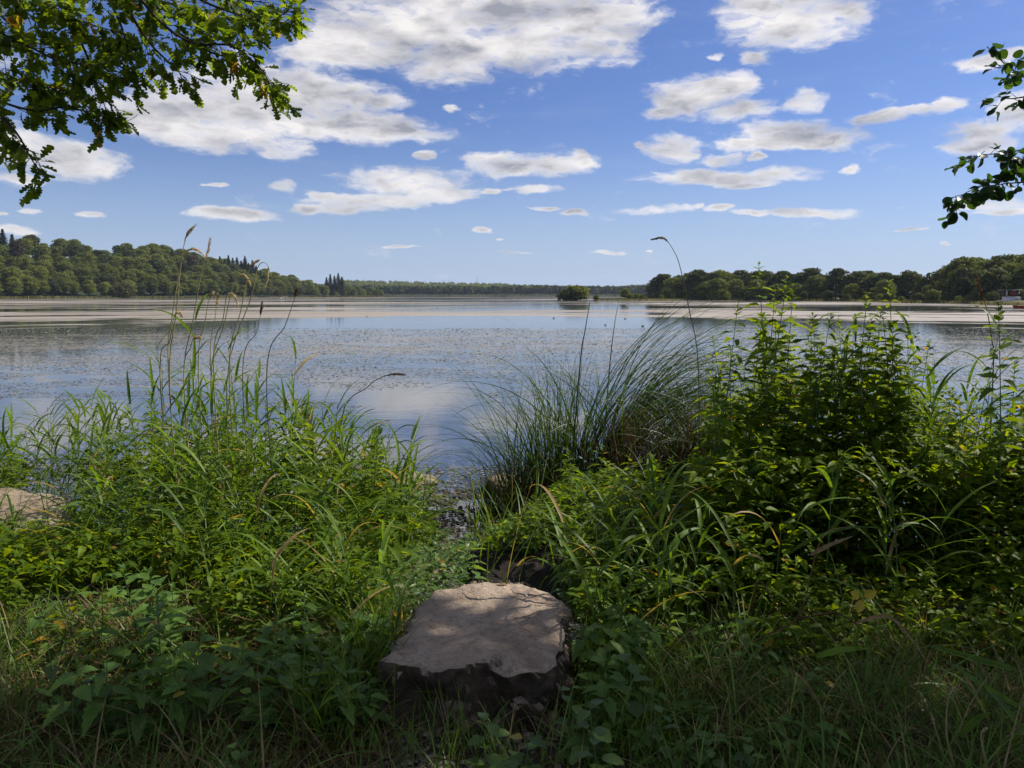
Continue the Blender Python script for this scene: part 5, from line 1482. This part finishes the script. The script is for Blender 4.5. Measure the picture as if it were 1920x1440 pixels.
# bent dry stalks and long leaves lying over the grass at the right
def stalk(pts, label, r0=0.004, mat='straw', ribbon=None, name='dry_stalk', cat='stalk', group=None):
    P = [at(a, b, c) for a, b, c in pts]
    base = P[0]
    sp = [q - base for q in spline(P, 16)]
    if ribbon:
        A = np.array([list(q) for q in sp]); T = np.gradient(A, axis=0); T /= np.linalg.norm(T, axis=1)[:, None]
        side = np.cross(T, np.array([0.1, -0.8, 0.6])); side /= np.linalg.norm(side, axis=1)[:, None]
        s = np.linspace(0, 1, 16); hw = ribbon * 0.5 * (np.clip(0.5 + 2 * s, 0, 1) * (1 - s ** 2.5) + 0.03)
        nn = np.cross(side, T)
        V = np.stack([A - side * hw[:, None], A - nn * (hw * 0.35)[:, None], A + side * hw[:, None]], 1).reshape(-1, 3)
        F = np.array([[3 * i + j, 3 * i + j + 1, 3 * i + j + 4, 3 * i + j + 3] for i in range(15) for j in (0, 1)])
        me = mesh_np(name, V, F, M[mat], np.full(len(V), 0.3))
    else:
        sv, sf = tube(sp, [r0 * (1 - 0.6 * i / 15) for i in range(16)], 5)
        me = mesh_np(name, sv, sf, M[mat], np.full(len(sv), 0.6), True)
    return solo(name, me, label, cat, group, Matrix.Translation(base))
stalk([(1405, 1150, 3.1), (1415, 1110, 3.1), (1425, 1090, 3.1), (1450, 1125, 3.05), (1490, 1195, 3.0)], 'broken brown stalk with a sharp bend right of the stone block', 0.0045)
stalk([(1490, 1160, 3.1), (1560, 1150, 3.1), (1590, 1160, 3.0), (1640, 1200, 2.9)], 'long dry stalk lying level in front of the dark hollow', 0.005)
stalk([(1600, 1170, 3.0), (1650, 1155, 3.0), (1680, 1165, 2.95), (1710, 1200, 2.85), (1745, 1250, 2.75)], 'dry leaf arching over the grass at the lower right', ribbon=0.016)
stalk([(1430, 1195, 3.0), (1500, 1150, 3.05), (1540, 1010, 3.3), (1600, 985, 3.4)], 'brown stem leaning up into the right thicket', 0.004)
stalk([(1520, 1040, 3.4), (1560, 1020, 3.4), (1600, 1005, 3.4)], 'short brown leaf caught in the right thicket', ribbon=0.02)
for pts, lb in [([(1920, 1330, 2.3), (1850, 1290, 2.4), (1800, 1255, 2.5), (1760, 1230, 2.6)], 'long grey green reed leaf pointing up left at the lower right'),
                ([(1905, 1255, 2.6), (1830, 1235, 2.7), (1760, 1215, 2.8), (1720, 1207, 2.9)], 'long green reed leaf lying level at the lower right'),
                ([(1920, 1370, 2.2), (1880, 1320, 2.3), (1850, 1290, 2.4), (1830, 1255, 2.5)], 'second grey green leaf, steeper, in the lower right corner'),
                ([(1800, 1380, 2.4), (1830, 1350, 2.4), (1860, 1335, 2.4)], 'short broad leaf lying among the grass at the lower right'),
                ([(1625, 1280, 2.7), (1630, 1240, 2.75), (1628, 1205, 2.8)], 'narrow upright leaf in the grass below the dry stalks'),
                ([(1530, 1230, 2.8), (1580, 1218, 2.8), (1640, 1215, 2.85)], 'green leaf lying level over the grass near the yellow trefoil')]:
    stalk(pts, lb, mat='reed', ribbon=0.026, name='fallen_leaf', cat='leaf')
stalk([(810, 1420, 2.35), (860, 1425, 2.35), (900, 1410, 2.35)], 'curled brown stem on the gravel before the stone block', 0.003)
stalk([(1340, 1400, 2.4), (1345, 1340, 2.5), (1330, 1300, 2.6)], 'reddish dry stem right of the low herbs', 0.003)
stalk([(828, 1355, 2.6), (845, 1330, 2.62), (850, 1312, 2.62), (838, 1340, 2.6)], 'folded pale straw blade in front of the stone block', ribbon=0.012)
stalk([(812, 1350, 2.62), (806, 1310, 2.62), (796, 1270, 2.62)], 'single green grass blade against the front of the stone block', mat='reed', ribbon=0.008, name='grass_blade', cat='grass blade')
stalk([(830, 1320, 2.62), (826, 1295, 2.62), (822, 1268, 2.62)], 'shorter green grass blade against the front of the stone block', mat='reed', ribbon=0.007, name='grass_blade', cat='grass blade')

# ------------------------------------------------------------------ sedge tussocks
def sedge(base, n_obj, n_stuff, hdir, label, L=(1.1, 1.9), spread=0.22, mat='sedge', lean=(0.05, 0.35), cw=(0.006, 0.010), curv=(0.8, 2.2), tight=0.5, stray=0.2):
    o = thing('sedge_tussock', base, label, 'sedge')
    def gen(n):
        ph = rng.normal(hdir, tight, n) + (rng.random(n) < stray) * rng.uniform(1.0, 5.0, n)
        r_ = spread * np.sqrt(rng.random(n)); a = rng.uniform(0, 6.28, n)
        b = np.stack([r_ * np.cos(a), r_ * np.sin(a) * 0.7, np.zeros(n)], -1)
        q = rng.random(n) ** 1.3
        return blades(b, ph, rng.uniform(*L, n), rng.uniform(*cw, n), lean[0] + (lean[1] - lean[0]) * rng.random(n), curv[0] + (curv[1] - curv[0]) * q, 14, 0.0, 1.7, rng.normal(0, .5, n), 'grass')
    V, F, m_ = gen(n_obj)
    V = V.reshape(n_obj, m_, 3); F1 = F[:len(F) // n_obj]
    for i in range(n_obj):
        link('blade', mesh_np('sedge_blade', V[i], F1, M[mat], np.full(m_, 0.0)), o)
    V, F, m_ = gen(n_stuff)
    link('blades', mesh_np('sedge_blades', V, F, M[mat], np.repeat(rng.random(n_stuff), m_)), o, kind='stuff')
    return o
b1 = at(1000, 935, 7.3); b2 = at(1115, 925, 7.1); b3 = at(1330, 900, 6.6)
def gpos(p): return (p.x, p.y, gh(p.x, p.y))
sedge((b1.x, b1.y, WZ - 0.05), 120, 90, math.pi, 'left sedge tussock with thin blades arching over the water', (0.9, 1.85), 0.28, lean=(0.0, 0.5), cw=(0.009, 0.014), curv=(0.6, 2.4), tight=0.7)
b0 = at(930, 945, 7.0)
sedge((b0.x, b0.y, WZ - 0.05), 60, 90, math.pi, 'small sedge tussock drooping low over the water beside the flat rock', (0.6, 1.15), 0.15, lean=(0.1, 0.6), cw=(0.004, 0.007), curv=(1.0, 2.6), tight=0.8)
sedge((b2.x, b2.y, WZ - 0.05), 160, 130, 0.0, 'large dark sedge tussock arching to the right', (1.8, 2.85), 0.26, lean=(0.05, 0.45), cw=(0.013, 0.021), curv=(1.1, 2.3), tight=0.38, stray=0.10)
sedge((b3.x, b3.y, WZ), 80, 200, 2.9, 'sedge tussock behind the nettles with crossing blades', (1.2, 1.9), 0.4, lean=(0.0, 0.4), cw=(0.008, 0.012), curv=(0.5, 2.2), tight=1.0)
b5 = at(1055, 930, 7.2)
sedge((b5.x, b5.y, WZ - 0.05), 70, 110, 1.2, 'upright sedge tussock between the left one and the large arching one', (1.1, 1.8), 0.22, lean=(0.0, 0.25), cw=(0.008, 0.013), curv=(0.1, 1.4), tight=2.0)
b6 = at(1190, 915, 6.9)
sedge((b6.x, b6.y, WZ - 0.05), 90, 60, 0.1, 'sedge tussock bending right under the large arching one', (1.4, 2.1), 0.25, lean=(0.05, 0.4), cw=(0.012, 0.018), curv=(0.9, 2.3), tight=0.5)
b4 = at(1400, 880, 6.2)
sedge((b4.x, b4.y, WZ), 70, 140, 0.6, 'thin sedge tussock nearest the tall nettle shoots', (1.2, 1.95), 0.35, lean=(0.0, 0.3), cw=(0.007, 0.011), curv=(0.3, 1.8), tight=1.2)
# brown dead base
for (p, lb) in [(at(1290, 890, 6.6), 'dead brown reed bed standing under the sedge on the right')]:
    n = 1300
    b = np.stack([p.x + rng.normal(0, 0.38, n), p.y + rng.normal(0, 0.2, n), np.full(n, WZ)], -1)
    V, F, m_ = blades(b, rng.uniform(0, 6.28, n), rng.uniform(0.5, 1.35, n), rng.uniform(0.004, 0.009, n), np.abs(rng.normal(0.05, 0.12, n)), rng.uniform(0, 1.0, n), 6, 0, 1.8)
    link('dead_reeds', mesh_np('dead_reeds', V, F, M['straw'], np.repeat(rng.random(n) * 0.8, m_)), kind='stuff', label=lb, category='dead reeds')
n = 700
p = at(985, 935, 7.2)
b = np.stack([p.x + rng.normal(0.05, 0.22, n), p.y + rng.normal(0, 0.15, n), np.full(n, WZ)], -1)
V, F, m_ = blades(b, rng.uniform(0, 6.28, n), rng.uniform(0.2, 0.6, n), rng.uniform(0.004, 0.008, n), np.abs(rng.normal(0.1, 0.15, n)), rng.uniform(0, 1.2, n), 5, 0, 1.8)
link('dead_reeds', mesh_np('dead_reeds', V, F, M['straw'], np.repeat(rng.random(n) * 0.8, m_)), kind='stuff', label='straw coloured dead blades at the foot of the left sedge tussock', category='dead reeds')
stalk([(1070, 900, 6.2), (1088, 680, 6.2), (1097, 620, 6.2), (1106, 567, 6.2)], 'thick dark rush standing straight up above the sedge', 0.007, 'sedge', name='rush')

# ------------------------------------------------------------------ low herbs in front
def herb(px, py, d, s, label, nl=10, seed=0, hh=0.16):
    r = random.Random(seed)
    p = at(px, py, d); z0 = gh(p.x, p.y)
    H = max(0.08, p.z - z0)
    o = thing('herb', (p.x, p.y, z0), label, 'herb', None, r.uniform(0, 6))
    sp = spline([(0, 0, -0.02), (0.01, 0, H * 0.5), (0.0, 0.01, H)], 5)
    link('stem', mesh_np('herb_stem', *tube(sp, [0.003, .003, .0025, .002, .0015], 5), M['stem'], None, True), o)
    for i in range(nl):
        t = 1 - (i // 2) * 0.22 * min(1, 0.4 / max(H, 0.1))
        b = (i % 2) * math.pi + (i // 2) * 1.57 + r.uniform(-.3, .3)
        e = r.uniform(-0.15, 0.35)
        dv = np.array([[math.cos(b) * math.cos(e), math.sin(b) * math.cos(e), math.sin(e)]])
        link('leaf', HERBM[r.randrange(2)], o, m4(frames(dv, np.array([[r.uniform(-.2, .2), r.uniform(-.2, .2), 1]]))[0], (0, 0, H * max(0.15, t)), s * r.uniform(0.8, 1.1) * (0.75 + 0.1 * min(5, i // 2))))
for i, (px, py, d, s, lb) in enumerate([
    (915, 1355, 2.35, 0.07, 'pale herb with four broad leaves at the foot of the stone block'), (1110, 1330, 2.35, 0.085, 'bright green herb with pointed leaves right of the stone block foot'),
    (985, 1385, 2.3, 0.075, 'low dark round leaved herb on the gravel before the stone block'), (960, 1420, 2.2, 0.07, 'herb cut by the bottom edge before the stone block'),
    (1120, 1385, 2.2, 0.08, 'herb below the bright pointed one near the bottom edge'), (1070, 1290, 2.5, 0.06, 'thin herb with small drooping leaves at the right corner of the block'),
    (1180, 1245, 2.6, 0.085, 'herb with a large pointed leaf right of the stone block'), (1240, 1340, 2.4, 0.06, 'small pale herb in the grass right of the bright herb'),
    (1405, 1395, 2.3, 0.06, 'herb with pale leaves at the bottom right of centre'), (1330, 1380, 2.35, 0.055, 'small herb left of the pale one at the bottom'),
    (1545, 1255, 2.7, 0.05, 'pale leaved creeping herb on the grass below the dry stalks'), (1400, 1170, 2.9, 0.06, 'leafy herb at the end of the broken brown stalk'),
    (475, 1300, 2.55, 0.06, 'herb with small star of leaves in the brown straw on the left'), (590, 1270, 2.6, 0.06, 'herb with grey green leaves left of the stone block'),
    (320, 1310, 2.5, 0.055, 'small herb star in the straw near the lower left grass'), (410, 1250, 2.7, 0.065, 'herb with broad grey leaves above the straw on the left'),
    (440, 1405, 2.25, 0.055, 'herb at the bottom edge left of centre'), (150, 1280, 2.6, 0.07, 'pointed leaved herb beside the lower left grass'),
    (600, 1190, 2.8, 0.06, 'herb with pale leaves near the left corner of the stone block'), (530, 1245, 2.7, 0.06, 'leafy herb in the middle of the brown straw')]):
    herb(px, py, d, s, lb, seed=i)
# yellow trefoil and fallen leaves
M['yellow'] = leafmat('yellow_leaf', [(0.42, 0.32, 0.03), (0.5, 0.4, 0.04), (0.55, 0.45, 0.06)], (1, 1, 0.6), 0.35)
p = at(1615, 1120, 3.1)
o = thing('yellow_leaves', p, 'yellow three part leaf hanging in the dark right thicket', 'leaf')
ym = mesh_np('yellow_leaflet', *HERB[0], M['yellow'], np.full(len(HERB[0][0]), 0.3))
for a in (-1.9, 0.6, 2.6):
    link('leaflet', ym, o, m4(frames(np.array([[math.cos(a), -0.4, math.sin(a)]]), np.array([[0, -1.0, 0.4]]))[0], (0, 0, 0), 0.055))
for i, (px, py, lb) in enumerate([(930, 1098, 'orange fallen leaf at the back edge of the stone block'), (1045, 1150, 'brown fallen leaf in the mossy corner of the stone block')]):
    x_, y_ = plane_pt(px, py, ZT + 0.02)
    me = mesh_np('fallen_leaf', *OAK[0], M['straw'], np.full(len(OAK[0][0]), 0.8))
    solo('fallen_leaf', me, lb, 'leaf', None, m4(frames(np.array([[1, 0.3 - i, 0.05]]), np.array([[0.1, 0, 1]]))[0], (x_, y_, ZT + 0.022), 0.05))
x_, y_ = plane_pt(987, 1115, ZT + 0.02)
solo('pebble', mesh_np('pebble', *PEB, M['white']), 'tiny white pebble on top of the stone block near its back edge', 'pebble', None, Matrix.Translation((x_, y_, ZT + 0.016)) @ Matrix.Scale(0.014, 4))
# crumbs of slate and bark gathered on the stone's edges
n = 380
edge_px = [(800, 1120), (850, 1104), (905, 1098), (960, 1100), (1060, 1150), (1080, 1180), (760, 1180), (745, 1215), (1075, 1200), (940, 1098)]
cc = np.array([plane_pt(a + 0, b, ZT) for a, b in edge_px])[rng.integers(0, len(edge_px), n)] + rng.normal(0, 0.022, (n, 2))
V, F = scatter(PEB, rotz(n), np.stack([cc[:, 0], cc[:, 1], np.full(n, ZT + 0.012)], -1), rng.uniform(0.003, 0.011, n))
link('stone_crumbs', mesh_np('stone_crumbs', V, F, M['gravel'], np.repeat(rng.random(n) * 0.35, len(PEB[0]))), kind='stuff', label='dark crumbs lying along the edges of the stone block', category='crumbs')

# ------------------------------------------------------------------ overhanging oak (top left)
def in_frame(P, m=0.03):
    c, s = math.cos(PITCH), math.sin(PITCH)
    fwd = P[:, 1] * c - (P[:, 2] - CAM_H) * s
    up = P[:, 1] * s + (P[:, 2] - CAM_H) * c
    u = P[:, 0] / np.maximum(fwd, 1e-3); v = up / np.maximum(fwd, 1e-3)
    return (fwd > 0.05) & (np.abs(u) < 0.667 + m) & (np.abs(v) < 0.5 + m)

def leafy_branches(root, lines, tpl_m, tpls, twl, lsize, spacing, per, n_cap, r0, seed, mat_leaf, cone=False):
    """branches given as (points(px,py,dist)); twigs with leaves around them"""
    r = random.Random(seed)
    base = root.location
    leaves = []
    tw = Acc()
    for pts, dens in lines:
        P = [at(a, b, c) for a, b, c in pts]
        sp = spline(P, 18)
        link('branch', mesh_np('branch', *tube([q - base for q in sp], [r0 * (1 - 0.8 * i / 17) for i in range(18)], 6), M['twig'], None, True), root)
        L = sum((sp[i + 1] - sp[i]).length for i in range(17))
        nt = max(3, int(L / spacing * dens * (1.18 if n_cap == 300 else 1.0)))
        for i in range(nt):
            t = (i + r.random()) / nt * 17; k = min(16, int(t)); p = sp[k].lerp(sp[k + 1], t - k)
            T = (sp[k + 1] - sp[k]).normalized()
            d = (T * r.uniform(0.2, 0.8) + Vector((r.gauss(0, .6), r.gauss(0, .6), r.gauss(-0.15, .5)))).normalized()
            tl = twl * r.uniform(0.5, 1.2)
            q1 = p + d * tl * 0.5; q2 = p + d * tl + Vector((0, 0, -0.04 * r.random()))
            tw.add(*tube([p - base, q1 - base, q2 - base], [0.0028, 0.002, 0.001], 4))
            for j in range(per):
                f = 0.35 + 0.65 * (j + 0.5) / per
                c = p.lerp(q2, f)
                ld = (d * 0.7 + Vector((r.gauss(0, .6), r.gauss(0, .6), r.gauss(-0.25, .45)))).normalized()
                leaves.append((c, ld, Vector((r.gauss(0, .5), r.gauss(-0.2, .5), 1.0)), lsize * r.uniform(0.7, 1.2)))
    link('twigs', tw.mesh('twigs', M['twig']), root, kind='stuff')
    r.shuffle(leaves)
    P = np.array([list(l[0]) for l in leaves]); vis = in_frame(P)
    order = [i for i in range(len(leaves)) if vis[i]]
    objs = set(order[:n_cap])
    for i in objs:
        c, ld, up, s = leaves[i]
        Rm_ = frames(np.array([list(ld)]), np.array([list(up)]))[0]
        link('leaf', tpl_m[i % len(tpl_m)], root, m4(Rm_, c - base, s))
    rest = [i for i in range(len(leaves)) if i not in objs]
    if rest:
        A = Acc()
        for k in range(len(tpls)):
            sub = [leaves[i] for i in rest if i % len(tpls) == k]
            if not sub: continue
            Rm_ = frames(np.array([list(l[1]) for l in sub]), np.array([list(l[2]) for l in sub]))
            V, F = scatter(tpls[k], Rm_, np.array([list(l[0] - base) for l in sub]), np.array([l[3] for l in sub]))
            A.add(V, F, np.repeat(rng.random(len(sub)), len(tpls[k][0])))
        link('leaves', A.mesh('leaves', mat_leaf), root, kind='stuff')
    return len(leaves)

oak = thing('oak_tree', (-6.8, 2.2, gh(-6.8, 2.2)), 'oak tree whose lobed leaves hang into the top left corner', 'tree')
ob = oak.location
def limb(root, pts, radii, name='limb', mat='bark', k=10):
    sp = spline(pts, 16)
    rr = np.interp(np.linspace(0, 1, 16), np.linspace(0, 1, len(radii)), radii)
    return link(name, mesh_np(name, *tube([q - root.location for q in sp], rr, k), M[mat], None, True), root)
limb(oak, [(-6.8, 2.2, -0.4), (-6.7, 2.2, 2.0), (-6.4, 2.0, 4.5), (-6.0, 1.8, 7.5), (-5.8, 1.5, 11)], [0.45, 0.34, 0.3, 0.22, 0.05], 'trunk', k=14)
limb(oak, [(-6.5, 2.1, 3.2), (-5.6, 3.4, 4.0), (-4.6, 4.6, 4.0), (-3.6, 5.2, 3.6)], [0.16, 0.09, 0.05, 0.02])
limb(oak, [(-6.4, 2.0, 4.3), (-4.6, 3.2, 5.2), (-3.0, 4.4, 4.9), (-1.9, 5.0, 4.0)], [0.18, 0.10, 0.06, 0.02])
limb(oak, [(-6.2, 1.9, 5.5), (-3.6, 1.2, 6.8), (-1.2, 0.8, 7.4), (1.2, 0.6, 7.2)], [0.18, 0.12, 0.08, 0.03])
limb(oak, [(-6.1, 1.8, 6.5), (-5.0, -1.0, 8.0), (-3.6, -2.8, 8.4)], [0.16, 0.1, 0.03])
OL = [([(-90, 150, 5.0), (0, 190, 5.0), (70, 208, 5.0), (130, 200, 5.1), (200, 228, 5.1)], 1.2),
      ([(-60, 170, 5.1), (0, 215, 5.0), (35, 255, 4.9), (60, 300, 4.9), (82, 328, 4.9)], 0.9),
      ([(-40, 190, 5.4), (10, 250, 5.3), (5, 280, 5.3)], 0.8),
      ([(160, -70, 5.2), (215, 20, 5.2), (240, 90, 5.1), (250, 140, 5.1)], 1.2),
      ([(200, -90, 5.0), (290, 30, 5.0), (360, 80, 5.0), (430, 85, 4.9), (480, 120, 4.9), (512, 165, 4.9)], 1.2),
      ([(260, -90, 5.3), (360, -10, 5.2), (440, 25, 5.1), (500, 40, 5.1), (542, 20, 5.0)], 1.5),
      ([(-90, 40, 5.2), (20, 70, 5.2), (100, 110, 5.1), (160, 120, 5.0), (212, 125, 5.0)], 1.5),
      ([(240, 20, 5.1), (280, 80, 5.1), (320, 120, 5.0), (345, 145, 5.0)], 1.3),
      ([(80, -80, 5.5), (130, 30, 5.4), (165, 110, 5.3), (190, 180, 5.2), (205, 225, 5.2)], 1.3),
      ([(-90, -40, 5.3), (40, 10, 5.3), (150, 40, 5.3), (220, 60, 5.2)], 1.6),
      ([(-90, 90, 5.6), (-10, 130, 5.6), (60, 160, 5.5), (120, 165, 5.5)], 1.4),
      ([(300, -80, 5.6), (420, -10, 5.5), (500, 5, 5.5)], 1.4),
      ([(60, -90, 5.8), (200, -20, 5.8), (330, 10, 5.8), (430, 50, 5.7)], 1.5),
      ([(-90, -90, 5.0), (0, -30, 5.0), (90, 10, 5.0)], 1.5),
      ([(330, 60, 5.1), (400, 100, 5.1), (450, 105, 5.1)], 1.1),
      ([(-30, 0, 5.5), (30, 60, 5.5), (60, 130, 5.5), (70, 180, 5.4)], 1.3)]
nleaf_oak = leafy_branches(oak, OL, OAKM, OAK, 0.15, 0.09, 0.052, 6, 300, 0.011, 4, M['oak'])

def crown_mass(root, blobs, n, size, mat, name='crown'):
    B = np.array([list(c) + list(r) for c, r in blobs])
    vol = B[:, 3] * B[:, 4] * B[:, 5]
    pick = rng.choice(len(B), n, p=vol / vol.sum())
    d = rng.normal(size=(n, 3)); d /= np.linalg.norm(d, axis=1)[:, None]
    P = B[pick, :3] + d * B[pick, 3:] * (rng.random(n) ** (1 / 3))[:, None]
    cl = np.array([noise.noise(Vector((a * 0.9, b * 0.9, c * 0.9))) for a, b, c in P])
    P = P[(cl > -0.28)]
    P = P[~in_frame(P, 0.06)]
    n = len(P)
    tp = leaf_tpl([(0, 0), (0.3, 0.28), (0.65, 0.32), (1, 0)], 0.2, 0.3)
    up = np.stack([rng.normal(0, .5, n), rng.normal(0, .5, n), np.ones(n)], -1)
    V, F = scatter(tp, frames(rdir(n, -0.6, 0.4), up), P - np.array(list(root.location)), size * rng.uniform(0.7, 1.3, n))
    link(name, mesh_np(name, V, F, mat, np.repeat(rng.random(n), len(tp[0]))), root, kind='stuff')
crown_mass(oak, [((-4.5, 1.0, 7.8), (4.5, 3.4, 2.4)), ((-6.0, 3.5, 6.4), (3.0, 2.6, 2.2)), ((-3, -3, 8), (4, 3, 2.5)), ((-1.0, -0.6, 8.4), (3.4, 2.6, 1.6))], 3000, 0.15, M['oak'])

alder = thing('alder_tree', (8.6, 4.6, gh(8.6, 4.6)), 'alder tree whose rounded leaves reach in at the upper right edge', 'tree')
limb(alder, [(8.6, 4.6, -0.4), (8.4, 4.6, 2.5), (8.0, 4.5, 5.0), (7.4, 4.3, 8.0), (7.2, 4.2, 10)], [0.26, 0.22, 0.18, 0.12, 0.03], 'trunk', k=12)
limb(alder, [(8.3, 4.6, 3.0), (6.8, 5.2, 3.4), (5.2, 5.6, 3.4), (4.3, 5.6, 3.0)], [0.10, 0.06, 0.03, 0.012])
limb(alder, [(8.0, 4.5, 4.6), (6.6, 5.1, 4.6), (5.2, 5.5, 4.1), (4.3, 5.6, 3.8)], [0.10, 0.06, 0.03, 0.012])
limb(alder, [(7.8, 4.4, 5.8), (5.4, 4.0, 7.0), (3.2, 3.6, 7.4)], [0.12, 0.07, 0.02])
AL = [([(2020, 290, 5.6), (1950, 300, 5.6), (1900, 320, 5.5), (1850, 345, 5.5), (1805, 365, 5.5), (1785, 392, 5.5)], 0.95),
      ([(2000, 260, 5.5), (1940, 275, 5.5), (1895, 285, 5.5), (1850, 290, 5.5), (1815, 295, 5.5)], 1.0),
      ([(2000, 330, 5.4), (1930, 340, 5.4), (1880, 345, 5.4), (1840, 350, 5.4)], 1.0),
      ([(2000, 190, 5.6), (1930, 150, 5.6), (1890, 125, 5.6), (1865, 100, 5.6), (1850, 88, 5.6)], 0.55),
      ([(1990, 170, 5.5), (1930, 180, 5.5), (1895, 185, 5.5), (1870, 180, 5.5)], 0.7),
      ([(2010, 120, 5.5), (1950, 110, 5.5), (1915, 120, 5.5), (1900, 130, 5.5)], 0.6)]
leafy_branches(alder, AL, ALDM, ALD, 0.11, 0.072, 0.044, 4, 290, 0.008, 8, M['alder'])
crown_mass(alder, [((6.2, 3.7, 7.2), (3.8, 2.5, 2.2)), ((3.7, 4.2, 7.2), (2.6, 2.0, 1.6)), ((8.8, 2.4, 6.4), (3.2, 2.6, 2.8)), ((6.0, 4.7, 6.3), (2.8, 1.35, 1.4)), ((6.0, 4.7, 6.3), (2.8, 1.35, 1.4)), ((9.5, 4.0, 4.6), (2.4, 1.4, 2.0))], 26000, 0.15, M['alder'])  # unseen crown, clumps placed to keep sun off the stone and front bank

# ------------------------------------------------------------------ labels that are still shared: say which one, counted from the left
by = {}
for o_ in COL.objects:
    if o_.parent is None and 'label' in o_ and o_.get('kind') is None: by.setdefault(o_['label'], []).append(o_)
NUM = ['zero', 'one', 'two', 'three', 'four', 'five', 'six', 'seven', 'eight', 'nine', 'ten', 'eleven', 'twelve', 'thirteen', 'fourteen', 'fifteen', 'sixteen', 'seventeen', 'eighteen', 'nineteen', 'twenty']
ORD = ['leftmost', 'second', 'third', 'fourth', 'fifth', 'sixth', 'seventh', 'eighth', 'ninth', 'tenth', 'eleventh', 'twelfth', 'thirteenth', 'fourteenth', 'fifteenth', 'sixteenth', 'seventeenth', 'eighteenth', 'nineteenth', 'twentieth']
for lb_, os_ in by.items():
    k_ = len(os_)
    if k_ < 2 or k_ > 20: continue
    os_.sort(key=lambda o_: o_.matrix_basis.translation.x / max(0.5, o_.matrix_basis.translation.y))
    for i_, o_ in enumerate(os_):
        sfx = ('left one', 'right one')[i_] if k_ == 2 else 'leftmost' if i_ == 0 else 'rightmost' if i_ == k_ - 1 else '%s from left' % ORD[i_]
        o_['label'] = '%s, %s' % (lb_, sfx)

print('COUNTS trees', n_tree, 'nettles', nn_l, nn_r, 'leaf objs', count['leaf'], 'oak leaves', nleaf_oak, 'objects', len(bpy.data.objects))
